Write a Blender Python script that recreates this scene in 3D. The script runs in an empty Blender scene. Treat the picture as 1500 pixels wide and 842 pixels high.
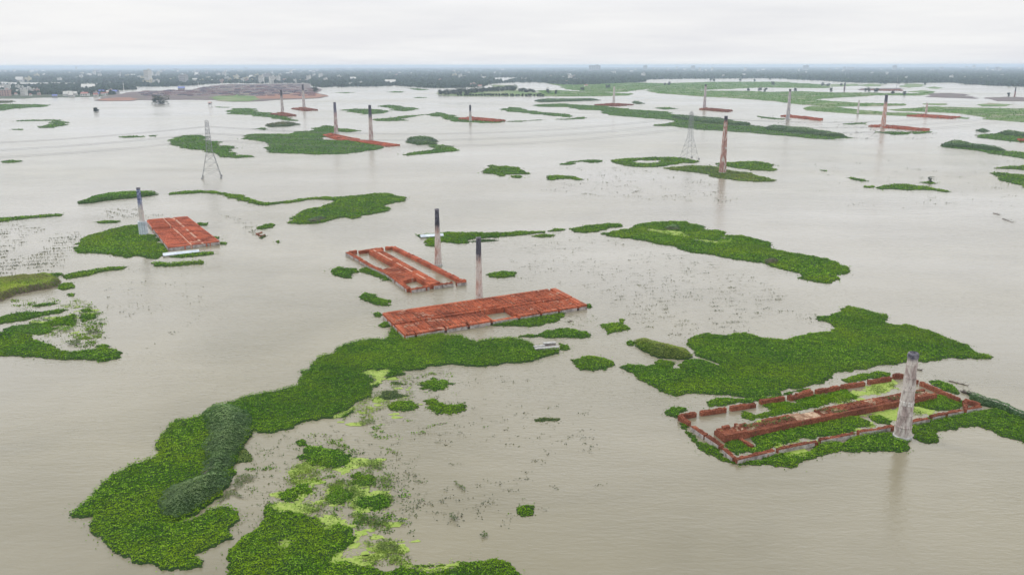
import bpy, math, random
import numpy as np
from mathutils import Vector, Matrix, Euler
from mathutils.geometry import delaunay_2d_cdt

random.seed(7)
rng = np.random.default_rng(11)
S = bpy.context.scene
COL = S.collection
R = math.radians

# ------------------------------------------------------------------ camera, sky, sun, exposure
CAM_H = 75.0
cam_d = bpy.data.cameras.new('camera')
cam = bpy.data.objects.new('camera', cam_d)
COL.objects.link(cam)
cam_d.sensor_width = 36.0
cam_d.lens = 28.8
cam_d.clip_start = 1.0
cam_d.clip_end = 90000.0
CM = (Euler((R(90 - 15.15), 0, 0)).to_matrix() @ Euler((0, 0, -0.0015)).to_matrix())
cam.matrix_world = Matrix.Translation((0, 0, CAM_H)) @ CM.to_4x4()
S.camera = cam

S.view_settings.view_transform = 'Standard'
S.view_settings.look = 'None'
S.view_settings.exposure = 0.0
S.view_settings.gamma = 1.0
S.view_settings.use_curve_mapping = False

SUN_EL, SUN_AZ = 52.0, -60.0        # degrees; azimuth measured from +Y (view direction), negative = left
wd = bpy.data.worlds.new('World')
S.world = wd
wd.use_nodes = True
nt = wd.node_tree
nt.nodes.clear()
def wn(t, **k):
    n = nt.nodes.new(t)
    for a, b in k.items(): setattr(n, a, b)
    return n
out = wn('ShaderNodeOutputWorld'); bg = wn('ShaderNodeBackground')
sky = wn('ShaderNodeTexSky', sky_type='NISHITA', sun_disc=False, sun_elevation=R(SUN_EL), sun_rotation=R(SUN_AZ))
sky.air_density = 1.0; sky.dust_density = 3.0
bg.inputs['Strength'].default_value = 0.1
tc = wn('ShaderNodeTexCoord'); sep = wn('ShaderNodeSeparateXYZ')
nt.links.new(tc.outputs['Generated'], sep.inputs[0])
zz = wn('ShaderNodeMath', operation='ABSOLUTE'); nt.links.new(sep.outputs['Z'], zz.inputs[0])
za = wn('ShaderNodeMath', operation='ADD'); nt.links.new(zz.outputs[0], za.inputs[0]); za.inputs[1].default_value = 0.07
dx = wn('ShaderNodeMath', operation='DIVIDE'); nt.links.new(sep.outputs['X'], dx.inputs[0]); nt.links.new(za.outputs[0], dx.inputs[1])
dy = wn('ShaderNodeMath', operation='DIVIDE'); nt.links.new(sep.outputs['Y'], dy.inputs[0]); nt.links.new(za.outputs[0], dy.inputs[1])
cb = wn('ShaderNodeCombineXYZ'); nt.links.new(dx.outputs[0], cb.inputs[0]); nt.links.new(dy.outputs[0], cb.inputs[1])
nz = wn('ShaderNodeTexNoise'); nz.inputs['Scale'].default_value = 0.33; nz.inputs['Detail'].default_value = 7; nz.inputs['Roughness'].default_value = 0.55
nt.links.new(cb.outputs[0], nz.inputs['Vector'])
cr = wn('ShaderNodeValToRGB')
cr.color_ramp.elements[0].position = 0.38; cr.color_ramp.elements[0].color = (8.55, 8.6, 8.85, 1)
cr.color_ramp.elements[1].position = 0.62; cr.color_ramp.elements[1].color = (9.6, 9.6, 9.6, 1)
nt.links.new(nz.outputs['Fac'], cr.inputs[0])
# the overcast deck brightens slowly towards the zenith
zr = wn('ShaderNodeMapRange'); nt.links.new(sep.outputs['Z'], zr.inputs[0])
zr.inputs['From Min'].default_value = 0.06; zr.inputs['From Max'].default_value = 0.20
zr.inputs['To Min'].default_value = 1.0; zr.inputs['To Max'].default_value = 1.60
ml = wn('ShaderNodeVectorMath', operation='SCALE'); nt.links.new(cr.outputs[0], ml.inputs[0]); nt.links.new(zr.outputs[0], ml.inputs['Scale'])
mx = wn('ShaderNodeMix', data_type='RGBA'); mx.inputs['Factor'].default_value = 0.94
nt.links.new(sky.outputs[0], mx.inputs['A']); nt.links.new(ml.outputs[0], mx.inputs['B'])
nt.links.new(mx.outputs['Result'], bg.inputs['Color']); nt.links.new(bg.outputs[0], out.inputs[0])

sun_d = bpy.data.lights.new('sun', 'SUN')
sun = bpy.data.objects.new('sun', sun_d); COL.objects.link(sun)
sun_d.energy = 1.1; sun_d.angle = R(14); sun_d.color = (1.0, 0.96, 0.90)
sd = Vector((math.sin(R(SUN_AZ)) * math.cos(R(SUN_EL)), math.cos(R(SUN_AZ)) * math.cos(R(SUN_EL)), math.sin(R(SUN_EL))))
sun.rotation_euler = sd.to_track_quat('Z', 'Y').to_euler()
sun.location = (0, 0, 500)

S.cycles.use_denoising = True
S.cycles.max_bounces = 6
S.cycles.volume_bounces = 1
S.cycles.transparent_max_bounces = 4
S.cycles.diffuse_bounces = 2
S.cycles.glossy_bounces = 2

# ------------------------------------------------------------------ placing: picture point -> point on the water plane
def G(px, py, z=0.0):
    d = CM @ Vector(((px - 750.0) / 1200.0, -(py - 421.0) / 1200.0, -1.0))
    if d.z > -0.0012: d.z = -0.0012
    t = (z - CAM_H) / d.z
    return Vector((d.x * t, d.y * t, z))
def px_size(x, y):                    # metres per pixel of the finished picture
    return max(0.1, math.sqrt(x * x + y * y + CAM_H ** 2) / 819.0)
CR = {'o': (0, 0, 1), 'c1': (0, 60, 3.75), 'c2': (370, 60, 3.75), 'c3': (740, 60, 3.75), 'c4': (1100, 60, 3.75),
      'c5': (0, 240, 2.8075), 'c6': (480, 290, 3.66), 'c7': (900, 440, 2.5), 'c8': (80, 480, 2.142857),
      'd1': (960, 500, 4.211), 'd2': (1220, 500, 4.2107), 'd3': (490, 300, 6.014), 'd4': (550, 340, 4.6875),
      'd6': (800, 260, 3.0065), 'd7': (960, 160, 7.0167), 'e1': (1180, 180, 4.678), 'e2': (300, 250, 4.678),
      'e3': (480, 460, 3.5075), 'e4': (320, 620, 3.261), 'e5': (680, 200, 6.818), 'e6': (0, 90, 6), 'e7': (240, 90, 6),
      'f1': (480, 85, 6), 'f2': (720, 85, 6), 'f3': (960, 85, 6), 'f4': (1200, 85, 5), 'g4': (0, 380, 5.26), 'g3': (190, 260, 6.013)}
def P(spec):                          # 'c8 48,582 75,565 e3 300,130 ...' -> picture points
    o, pts = CR['o'], []
    for w in spec.split():
        if w in CR: o = CR[w]
        else:
            a, b = w.split(','); pts.append((o[0] + float(a) / o[2], o[1] + float(b) / o[2]))
    return pts
def W(spec, z=0.0):
    return [G(a, b, z) for a, b in P(spec)]

# ------------------------------------------------------------------ noise and polygons
def _h(i, j, s):
    n = (i.astype(np.int64) * 374761393 + j.astype(np.int64) * 668265263 + s * 974711) & 0x7fffffff
    n = ((n ^ (n >> 13)) * 1274126177) & 0x7fffffff
    return ((n ^ (n >> 16)) & 0xffff) / 65535.0
def vnoise(x, y, s=0):
    xi, yi = np.floor(x), np.floor(y)
    fx, fy = x - xi, y - yi
    fx, fy = fx * fx * (3 - 2 * fx), fy * fy * (3 - 2 * fy)
    a, b, c, d = _h(xi, yi, s), _h(xi + 1, yi, s), _h(xi, yi + 1, s), _h(xi + 1, yi + 1, s)
    return (a * (1 - fx) + b * fx) * (1 - fy) + (c * (1 - fx) + d * fx) * fy
def fbm(x, y, s=0):
    return 0.5 * vnoise(x, y, s) + 0.3 * vnoise(x * 2.1, y * 2.1, s + 1) + 0.2 * vnoise(x * 4.3, y * 4.3, s + 2)
def rough_edge(pts, amp=0.10, seed=0, levels=4):
    r = random.Random(seed)
    p = [Vector((a[0], a[1])) for a in pts]
    for lv in range(levels):
        q = []
        for i in range(len(p)):
            a, b = p[i], p[(i + 1) % len(p)]
            q.append(a)
            d = b - a
            L = d.length
            m = (a + b) / 2
            if L > 2.0 * px_size(m.x, m.y):
                q.append(m + Vector((-d.y, d.x)) * r.uniform(-amp, amp) * (1 + 0.8 * lv))
        p = q
        if len(p) > 900: break
    return np.array([[a.x, a.y] for a in p])
def inside(poly, x, y):
    res = np.zeros(len(x), bool)
    x1, y1 = poly[:, 0], poly[:, 1]
    x2, y2 = np.roll(x1, -1), np.roll(y1, -1)
    for k in range(len(poly)):
        if y1[k] == y2[k]: continue
        c = (y1[k] > y) != (y2[k] > y)
        if not c.any(): continue
        c[c] = x[c] < (x2[k] - x1[k]) * (y[c] - y1[k]) / (y2[k] - y1[k]) + x1[k]
        res ^= c
    return res
def edge_dist(poly, x, y):
    d2 = np.full(len(x), 1e18)
    a = poly; b = np.roll(poly, -1, 0)
    for k in range(len(poly)):
        e = b[k] - a[k]; L = e @ e
        if L < 1e-9: continue
        t = np.clip(((x - a[k, 0]) * e[0] + (y - a[k, 1]) * e[1]) / L, 0, 1)
        d2 = np.minimum(d2, (x - a[k, 0] - t * e[0]) ** 2 + (y - a[k, 1] - t * e[1]) ** 2)
    return np.sqrt(d2)

# ------------------------------------------------------------------ meshes
def np_mesh(name, V, F, mats, mi=None, tone=None, smooth=False):
    """V (n,3); F list of arrays (m,k) of equal-sided faces or one array"""
    if not isinstance(F, list): F = [F]
    F = [f for f in F if len(f)]
    me = bpy.data.meshes.new(name)
    me.vertices.add(len(V)); me.vertices.foreach_set('co', np.asarray(V, np.float32).ravel())
    nl = sum(f.size for f in F); nf = sum(len(f) for f in F)
    me.loops.add(nl); me.loops.foreach_set('vertex_index', np.concatenate([f.ravel() for f in F]).astype(np.int32))
    tot = np.concatenate([np.full(len(f), f.shape[1]) for f in F]).astype(np.int32)
    st = np.concatenate([[0], np.cumsum(tot)[:-1]]).astype(np.int32)
    me.polygons.add(nf); me.polygons.foreach_set('loop_start', st); me.polygons.foreach_set('loop_total', tot)
    for m in (mats if isinstance(mats, (list, tuple)) else [mats]): me.materials.append(m)
    if mi is not None: me.polygons.foreach_set('material_index', np.asarray(mi, np.int32))
    me.polygons.foreach_set('use_smooth', np.full(nf, smooth))
    if tone is not None:
        at = me.attributes.new('tone', 'FLOAT', 'FACE'); at.data.foreach_set('value', np.asarray(tone, np.float32))
    me.update(calc_edges=True)
    return me
def place(name, me, parent=None, loc=None):
    o = bpy.data.objects.new(name, me); COL.objects.link(o)
    if parent: o.parent = parent
    if loc is not None: o.location = loc
    return o
def tag(o, label=None, cat=None, group=None, kind=None):
    if label: o['label'] = label
    if cat: o['category'] = cat
    if group: o['group'] = group
    if kind: o['kind'] = kind
    return o
def empty(name, loc, label, cat, group=None):
    o = bpy.data.objects.new(name, None); COL.objects.link(o); o.location = loc
    o.empty_display_size = 1
    return tag(o, label, cat, group)
class MB:
    def __init__(s): s.v = []; s.f3 = []; s.f4 = []; s.m3 = []; s.m4 = []
    def quad(s, a, b, c, d, m=0):
        n = len(s.v); s.v += [a, b, c, d]; s.f4.append((n, n + 1, n + 2, n + 3)); s.m4.append(m)
    def box(s, c, sz, rz=0, m=0, taper=1.0):
        n = len(s.v); ca, sa = math.cos(rz), math.sin(rz)
        for k, z in ((1, -1), (taper, 1)):
            for x, y in ((-1, -1), (1, -1), (1, 1), (-1, 1)):
                X, Y = x * sz[0] / 2 * k, y * sz[1] / 2 * k
                s.v.append((c[0] + X * ca - Y * sa, c[1] + X * sa + Y * ca, c[2] + z * sz[2] / 2))
        for f in ((0, 3, 2, 1), (4, 5, 6, 7), (0, 1, 5, 4), (1, 2, 6, 5), (2, 3, 7, 6), (3, 0, 4, 7)):
            s.f4.append(tuple(n + i for i in f)); s.m4.append(m)
    def bar(s, a, b, r, m=0, r2=None, n=4):
        a, b = Vector(a), Vector(b); d = (b - a)
        if d.length < 1e-6: return
        r2 = r if r2 is None else r2
        q = d.to_track_quat('Z', 'Y'); k = len(s.v)
        for p, rr in ((a, r), (b, r2)):
            for i in range(n):
                t = 2 * math.pi * (i + .5) / n
                s.v.append(tuple(p + q @ Vector((math.cos(t) * rr, math.sin(t) * rr, 0))))
        for i in range(n):
            j = (i + 1) % n
            s.f4.append((k + i, k + j, k + n + j, k + n + i)); s.m4.append(m)
        for i in range(1, n - 1):
            s.f3.append((k + n, k + n + i, k + n + i + 1)); s.m3.append(m)
    def lathe(s, prof, c=(0, 0, 0), n=28, m=0, wob=0, seed=0):
        r_ = random.Random(seed); k = len(s.v)
        for r, z in prof:
            for i in range(n):
                t = 2 * math.pi * i / n; q = r * (1 + r_.uniform(-wob, wob))
                s.v.append((c[0] + math.cos(t) * q, c[1] + math.sin(t) * q, c[2] + z))
        for a in range(len(prof) - 1):
            for i in range(n):
                j = (i + 1) % n
                s.f4.append((k + a * n + i, k + a * n + j, k + (a + 1) * n + j, k + (a + 1) * n + i)); s.m4.append(m)
    def build(s, name, mats, parent=None, loc=None, smooth=False):
        F, mi = [], []
        if s.f4: F.append(np.array(s.f4)); mi += s.m4
        if s.f3: F.append(np.array(s.f3)); mi += s.m3
        return place(name, np_mesh(name, np.array(s.v, float), F, mats, mi, smooth=smooth), parent, loc)

# ------------------------------------------------------------------ materials
def material(name, rough=0.8, spec=0.3):
    m = bpy.data.materials.new(name); m.use_nodes = True
    t = m.node_tree; b = t.nodes['Principled BSDF']
    b.inputs['Roughness'].default_value = rough; b.inputs['Specular IOR Level'].default_value = spec
    return m, t, b
def N(t, kind, **k):
    n = t.nodes.new(kind)
    for a, v in k.items():
        if a.startswith('i_'):
            key = a[2:].replace('_', ' ')
            n.inputs[key].default_value = v
        else: setattr(n, a, v)
    return n
def ramp(t, src, stops):
    r = t.nodes.new('ShaderNodeValToRGB'); e = r.color_ramp.elements
    while len(e) < len(stops): e.new(0.5)
    for q, (p, c) in zip(e, stops): q.position = p; q.color = (*c, 1)
    t.links.new(src, r.inputs[0]); return r.outputs[0]
def noise(t, scale, detail=4, rough=0.55, vec=None, dist=0.0):
    n = N(t, 'ShaderNodeTexNoise'); n.inputs['Scale'].default_value = scale; n.inputs['Detail'].default_value = detail
    n.inputs['Roughness'].default_value = rough; n.inputs['Distortion'].default_value = dist
    if vec is None:
        g = N(t, 'ShaderNodeNewGeometry'); vec = g.outputs['Position']
    t.links.new(vec, n.inputs['Vector']); return n.outputs['Fac']
def mixc(t, fac, a, b, mode='MIX'):
    m = N(t, 'ShaderNodeMix', data_type='RGBA', blend_type=mode)
    for s_, k in ((fac, 'Factor'), (a, 'A'), (b, 'B')):
        if isinstance(s_, (int, float)): m.inputs[k].default_value = s_
        elif isinstance(s_, tuple): m.inputs[k].default_value = (*s_, 1)
        else: t.links.new(s_, m.inputs[k])
    return m.outputs['Result']
def bump(t, b, h, strength, dist=0.1):
    n = N(t, 'ShaderNodeBump'); n.inputs['Strength'].default_value = strength; n.inputs['Distance'].default_value = dist
    t.links.new(h, n.inputs['Height']); t.links.new(n.outputs[0], b.inputs['Normal'])

def leafy(name, dark, mid, light, patch, brown=None, brown_at=0.7, transl=0.25):
    """foliage: tone of each leaf from the mesh, patches of differing plants from noise"""
    m, t, b = material(name, 0.7, 0.03)
    at = N(t, 'ShaderNodeAttribute', attribute_name='tone')
    c = ramp(t, at.outputs['Fac'], [(0.0, dark), (0.5, mid), (1.0, light)])
    f = ramp(t, noise(t, 0.055, 7, 0.72), [(0.44, (0, 0, 0)), (0.60, (1, 1, 1))])
    c2 = mixc(t, 0.65, c, patch, 'MIX')
    c = mixc(t, f, c, c2)
    c = mixc(t, 1.0, c, ramp(t, noise(t, 0.024, 6, 0.7), [(0.40, (0.66, 0.76, 0.9)), (0.60, (1.12, 1.08, 1.0))]), 'MULTIPLY')
    if brown:
        f2 = ramp(t, noise(t, 0.3, 5, 0.7), [(brown_at, (0, 0, 0)), (brown_at + 0.06, (1, 1, 1))])
        c = mixc(t, f2, c, brown)
    t.links.new(c, b.inputs['Base Color'])
    tr = N(t, 'ShaderNodeBsdfTranslucent'); t.links.new(c, tr.inputs[0])
    ms = N(t, 'ShaderNodeMixShader'); ms.inputs[0].default_value = transl
    t.links.new(b.outputs[0], ms.inputs[1]); t.links.new(tr.outputs[0], ms.inputs[2])
    t.links.new(ms.outputs[0], t.nodes['Material Output'].inputs[0])
    return m
M = {}
M['hyacinth'] = leafy('hyacinth', (0.014, 0.050, 0.001), (0.080, 0.205, 0.003), (0.25, 0.43, 0.035), (0.175, 0.275, 0.006), (0.13, 0.10, 0.04), 0.70)
M['meadow'] = leafy('meadow', (0.030, 0.105, 0.006), (0.088, 0.225, 0.012), (0.16, 0.32, 0.04), (0.14, 0.23, 0.03), (0.14, 0.11, 0.07), 0.66)
M['vine'] = leafy('vine', (0.022, 0.055, 0.016), (0.078, 0.155, 0.048), (0.24, 0.35, 0.15), (0.11, 0.16, 0.08), (0.17, 0.15, 0.14), 0.64)
M['grass'] = leafy('grass', (0.08, 0.14, 0.01), (0.16, 0.26, 0.02), (0.26, 0.34, 0.05), (0.22, 0.20, 0.06), (0.17, 0.14, 0.06), 0.68)
M['wild'] = leafy('wild', (0.06, 0.07, 0.035), (0.11, 0.125, 0.06), (0.15, 0.17, 0.08), (0.13, 0.13, 0.08), (0.13, 0.10, 0.08), 0.6)
M['tree'] = leafy('tree_leaves', (0.008, 0.022, 0.014), (0.020, 0.046, 0.024), (0.045, 0.085, 0.035), (0.025, 0.05, 0.025))
M['weed'] = leafy('weed', (0.05, 0.09, 0.02), (0.10, 0.15, 0.04), (0.17, 0.23, 0.06), (0.12, 0.13, 0.06), (0.12, 0.10, 0.06), 0.62)

def flat(name, stops, scale=0.3, rough=0.85, spec=0.2, detail=5, b=0.0, bd=0.1, bs=4.0):
    m, t, bs_ = material(name, rough, spec)
    t.links.new(ramp(t, noise(t, scale, detail, 0.62), stops), bs_.inputs['Base Color'])
    if b: bump(t, bs_, noise(t, bs, 4), b, bd)
    return m
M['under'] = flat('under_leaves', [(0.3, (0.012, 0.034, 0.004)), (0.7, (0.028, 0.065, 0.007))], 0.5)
M['mud'] = flat('mud', [(0.3, (0.09, 0.07, 0.05)), (0.7, (0.17, 0.13, 0.10))], 0.35, b=0.5)
M['duckweed'] = flat('duckweed', [(0.25, (0.11, 0.19, 0.02)), (0.45, (0.22, 0.31, 0.05)), (0.75, (0.34, 0.40, 0.12))], 1.1, 0.7, b=0.4, bs=7)
M['land'] = flat('land', [(0.3, (0.02, 0.04, 0.018)), (0.5, (0.04, 0.06, 0.03)), (0.72, (0.12, 0.11, 0.07))], 0.012, 0.9)
M['marsh'] = flat('marsh', [(0.36, (0.06, 0.12, 0.03)), (0.48, (0.11, 0.18, 0.05)), (0.56, (0.15, 0.19, 0.08)), (0.64, (0.25, 0.22, 0.17))], 0.013, 0.9)
M['brown_land'] = flat('brown_land', [(0.3, (0.16, 0.085, 0.06)), (0.7, (0.30, 0.15, 0.10))], 0.03, 0.9)
M['yard_land'] = flat('yard_land', [(0.3, (0.07, 0.05, 0.06)), (0.5, (0.13, 0.10, 0.10)), (0.7, (0.10, 0.11, 0.06))], 0.02, 0.9)
M['bark'] = flat('bark', [(0.3, (0.05, 0.04, 0.03)), (0.7, (0.12, 0.10, 0.08))], 2.0)
M['rust_leaf'] = flat('dry_stems', [(0.3, (0.06, 0.05, 0.04)), (0.7, (0.18, 0.15, 0.13))], 1.0)

def brick_mat(name, lo, mid, hi, moss=0.68):
    m, t, b = material(name, 0.9, 0.15)
    c = ramp(t, noise(t, 2.6, 7, 0.8), [(0.36, lo), (0.5, mid), (0.64, hi)])
    c2 = ramp(t, noise(t, 0.16, 6, 0.7), [(0.38, (0.50, 0.48, 0.50)), (0.62, (1.08, 1.08, 1.08))])
    c = mixc(t, 1.0, c, c2, 'MULTIPLY')
    f = ramp(t, noise(t, 0.7, 5, 0.7), [(moss, (0, 0, 0)), (moss + 0.07, (1, 1, 1))])
    c = mixc(t, f, c, (0.09, 0.11, 0.03))
    t.links.new(c, b.inputs['Base Color'])
    bump(t, b, noise(t, 5.0, 4, 0.7), 0.6, 0.08)
    return m
M['brick'] = brick_mat('kiln_brick', (0.19, 0.040, 0.016), (0.38, 0.092, 0.038), (0.50, 0.175, 0.095), 0.74)
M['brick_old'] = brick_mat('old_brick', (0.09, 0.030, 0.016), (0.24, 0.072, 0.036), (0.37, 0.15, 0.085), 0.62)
M['brick_bright'] = brick_mat('bright_brick', (0.26, 0.050, 0.022), (0.42, 0.105, 0.052), (0.54, 0.19, 0.11), 0.80)
M['rubble'] = flat('rubble', [(0.3, (0.10, 0.05, 0.03)), (0.5, (0.28, 0.17, 0.11)), (0.62, (0.50, 0.38, 0.27))], 0.5, 0.95, b=0.8, bs=3)
M['plaster'] = flat('kiln_plaster', [(0.25, (0.10, 0.08, 0.07)), (0.45, (0.26, 0.23, 0.22)), (0.6, (0.42, 0.39, 0.37)), (0.72, (0.24, 0.11, 0.08))], 0.9, 0.9, b=0.4)
M['track'] = flat('pale_track', [(0.3, (0.34, 0.15, 0.10)), (0.6, (0.55, 0.36, 0.27))], 1.2, 0.9)
M['dark'] = flat('dark_opening', [(0.3, (0.02, 0.012, 0.014)), (0.7, (0.05, 0.03, 0.03))], 1.0, 0.9)
M['steel'] = flat('galvanised_steel', [(0.3, (0.16, 0.17, 0.18)), (0.7, (0.30, 0.31, 0.33))], 0.5, 0.5, 0.5)
M['cable'] = flat('cable', [(0.3, (0.13, 0.13, 0.14)), (0.7, (0.20, 0.20, 0.21))], 0.2, 0.5, 0.5)
M['concrete'] = flat('weathered_concrete', [(0.3, (0.17, 0.17, 0.16)), (0.6, (0.42, 0.42, 0.41))], 1.3, 0.9, b=0.4)
M['tin'] = flat('pale_tin', [(0.3, (0.30, 0.36, 0.42)), (0.6, (0.58, 0.64, 0.70))], 0.5, 0.5, 0.4)
M['white'] = flat('whitewash', [(0.3, (0.68, 0.67, 0.65)), (0.7, (0.80, 0.79, 0.77))], 2.0, 0.9)
def solid(name, c, rough=0.8):
    m = flat(name, [(0.3, tuple(x * 0.8 for x in c)), (0.7, c)], 0.2, rough); return m

# water
def water_mat():
    m, t, b = material('flood_water', 0.12, 0.75)
    b.inputs['IOR'].default_value = 1.42
    g = N(t, 'ShaderNodeNewGeometry')
    c = ramp(t, noise(t, 0.018, 4, 0.55, dist=0.6), [(0.38, (0.152, 0.136, 0.080)), (0.62, (0.200, 0.180, 0.114))])
    # the river carries paler silt further out
    c = mixc(t, ramp(t, noise(t, 0.0025, 3, 0.5), [(0.4, (0, 0, 0)), (0.65, (1, 1, 1))]), c, (0.262, 0.248, 0.215))
    t.links.new(c, b.inputs['Base Color'])
    mp = N(t, 'ShaderNodeMapping'); mp.inputs['Rotation'].default_value = (0, 0, R(24)); mp.inputs['Scale'].default_value = (0.45, 1.25, 1)
    t.links.new(g.outputs['Position'], mp.inputs[0])
    n1 = noise(t, 1.0, 3, 0.55, mp.outputs[0], 0.3)
    mp2 = N(t, 'ShaderNodeMapping'); mp2.inputs['Rotation'].default_value = (0, 0, R(-12)); mp2.inputs['Scale'].default_value = (0.05, 0.16, 1)
    t.links.new(g.outputs['Position'], mp2.inputs[0])
    n2 = noise(t, 1.0, 3, 0.5, mp2.outputs[0])
    st = ramp(t, noise(t, 0.012, 4, 0.6, mp.outputs[0]), [(0.35, (0.25, 0.25, 0.25)), (0.65, (1, 1, 1))])
    mm = N(t, 'ShaderNodeMath', operation='MULTIPLY'); t.links.new(n1, mm.inputs[0]); t.links.new(st, mm.inputs[1])
    ad = N(t, 'ShaderNodeMath', operation='ADD'); t.links.new(mm.outputs[0], ad.inputs[0]); t.links.new(n2, ad.inputs[1])
    bump(t, b, ad.outputs[0], 0.9, 0.25)
    rr = ramp(t, noise(t, 0.004, 5, 0.6, mp.outputs[0]), [(0.3, (0.10, 0.10, 0.10)), (0.7, (0.26, 0.26, 0.26))])
    t.links.new(rr, b.inputs['Roughness'])
    return m
M['water'] = water_mat()

# ------------------------------------------------------------------ the setting: water, haze
def sheet(name, pts, z, mat, kind='structure'):
    me = np_mesh(name, np.array([(p[0], p[1], z) for p in pts]), np.array([list(range(len(pts)))]), mat)
    return tag(place(name, me), kind=kind)
XF = 36000.0
o = sheet('water', [(-XF, -2500, 0), (XF, -2500, 0), (XF, XF, 0), (-XF, XF, 0)], 0.0, M['water'])
o['label'] = 'wide sheet of muddy grey-brown flood water'; 

hm = bpy.data.materials.new('haze'); hm.use_nodes = True
t = hm.node_tree; t.nodes.clear()
ho = t.nodes.new('ShaderNodeOutputMaterial'); hv = t.nodes.new('ShaderNodeVolumePrincipled')
hv.inputs['Color'].default_value = (0.70, 0.83, 1.0, 1); hv.inputs['Density'].default_value = 0.00009; hv.inputs['Anisotropy'].default_value = 0.0
t.links.new(hv.outputs[0], ho.inputs['Volume'])
mb = MB(); mb.box((0, XF / 2 - 1350, 42), (2 * XF + 200, XF + 2700, 86))
hz = mb.build('haze', hm); tag(hz, kind='stuff'); hz['label'] = 'thin bluish haze over the whole plain'

# ------------------------------------------------------------------ vegetation
def leaves_mesh(name, x, y, z, size, tilt, mat, tone, aspect=1.0):
    n = len(x)
    yaw = rng.uniform(0, 2 * np.pi, n); ti = np.abs(rng.normal(0, tilt, n)); ta = rng.uniform(0, 2 * np.pi, n)
    nx, ny, nz_ = np.sin(ti) * np.cos(ta), np.sin(ti) * np.sin(ta), np.cos(ti)
    nrm = np.stack([nx, ny, nz_], 1)
    u = np.stack([np.cos(yaw), np.sin(yaw), np.zeros(n)], 1)
    u -= nrm * (u * nrm).sum(1)[:, None]; u /= np.linalg.norm(u, axis=1)[:, None] + 1e-9
    v = np.cross(nrm, u)
    c = np.stack([x, y, z], 1)
    s = (size * rng.uniform(0.7, 1.3, n) if np.isscalar(size) else size * rng.uniform(0.7, 1.3, n))[:, None] * 0.5
    V = np.stack([c - u * s, c - v * s * 0.75 * aspect, c + u * s, c + v * s * 0.75 * aspect], 1).reshape(-1, 3)
    F = np.arange(4 * n).reshape(n, 4)
    return V, F
LEAFN = [0]
def patch(name, label, cat, spec, mat='hyacinth', h=0.45, mound=0.0, mw=6.0, group=None, kind=None, dens=1.0, amp=0.10, holes=(), nofill=False,
          base=True, gap=0.0, ext=None, tilt=0.55, lod=1.25, basemat=None, soft=0.0, tshift=0.0):
    """a floating mat or a mound: an uneven outline, a dark underside sheet and leaf-sized faces above it"""
    pts = ext if ext is not None else W(spec)
    seed = int(abs(pts[0][0] * 13 + pts[0][1] * 7)) % 100000
    poly = rough_edge(pts, amp, seed)
    cx, cy = poly.mean(0)
    x0, y0 = poly.min(0); x1, y1 = poly.max(0)
    psz = px_size(cx, max(60.0, y0 * 0.6 + cy * 0.4))
    sz = max(0.30, psz * lod)
    sp = max(sz * 0.72, math.sqrt((x1 - x0) * (y1 - y0) / 1.6e6))
    if sp * sp < (x1 - x0) * (y1 - y0) / 400000 and False: pass
    sp /= math.sqrt(dens) * (1.2 if mound > 0 else 1)
    # far mats are seen at a grazing angle: fewer, longer rows in depth
    dist = math.hypot(cx, cy)
    sy = sp * min(4.0, max(1.0, dist / 350.0))
    gx, gy = np.meshgrid(np.arange(x0, x1 + sp, sp), np.arange(y0, y1 + sy, sy))
    x = gx.ravel() + rng.uniform(-.5, .5, gx.size) * sp; y = gy.ravel() + rng.uniform(-.5, .5, gx.size) * sy
    k = inside(poly, x, y); x, y = x[k], y[k]
    hp = []
    for hs in holes:
        hq = rough_edge(W(hs), 0.16, int(len(hs)), 4); hp.append(hq)
        k = ~inside(hq, x, y) | ((fbm(x / 2.2, y / 2.2, 41) > .60) & (mound == 0) & (not nofill)); x, y = x[k], y[k]
    if gap > 0:
        sc_ = max(2.5, psz * 6)
        k = fbm(x / sc_, y / sc_, 31) > gap; x, y = x[k], y[k]
    if len(x) < 4:
        x = np.array([cx] * 6) + rng.uniform(-1, 1, 6) * sz; y = np.array([cy] * 6) + rng.uniform(-1, 1, 6) * sz
    cl = fbm(x / max(1.1, sz * 2.2), y / max(1.1, sz * 2.2), 3); big = fbm(x / 14.0, y / 14.0, 9)
    ro = max(0.50, sz * 1.6); hs_ = _h(np.floor(x / ro + 0.4 * np.sin(y / ro)), np.floor(y / ro + 0.4 * np.sin(x)), 17)
    h = h * 0.8 if mound == 0 else h
    z = 0.08 + h * 0.5 * hs_ + h * (0.15 + 0.95 * cl * (0.55 + 0.9 * big)) + rng.uniform(0, 0.12, len(x)) * min(1, h * 2)
    ground = 0.06
    if mound == 0 and base and len(x) * len(poly) < 6e7: soft = 1.2
    if mound > 0 or soft > 0:
        d = edge_dist(poly, x, y)
    if mound > 0:
        q = np.clip(d / mw, 0, 1); q = np.sin(q * np.pi / 2)
        z += mound * q * (0.75 + 0.5 * fbm(x / 9, y / 9, 5))
    if soft > 0: z *= np.clip(0.30 + d / soft, 0, 1)
    if mound == 0 and base:
        fz = np.nonzero(rng.random(len(x)) < 0.15)[0]; sg = 1.0 * max(1.0, psz / 0.3)
        x[fz] += rng.normal(0, sg, len(fz)); y[fz] += rng.normal(0, sg, len(fz)); z[fz] = rng.uniform(0.04, 0.35, len(fz))
    z = np.maximum(z, 0.05)
    V, F = leaves_mesh(name, x, y, z, sz, tilt, None, None)
    tone = np.clip(-0.12 + tshift + 0.30 * cl + 0.14 * big + 0.40 * hs_ + 0.50 * rng.random(len(x)) ** 2 + 0.16 * (z - z.mean()) / max(0.2, h), 0, 1)
    Vs, Fs, mi, tn = [V], [F], [np.zeros(len(F), int)], [tone]
    F3 = []; n0 = len(V)
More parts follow.
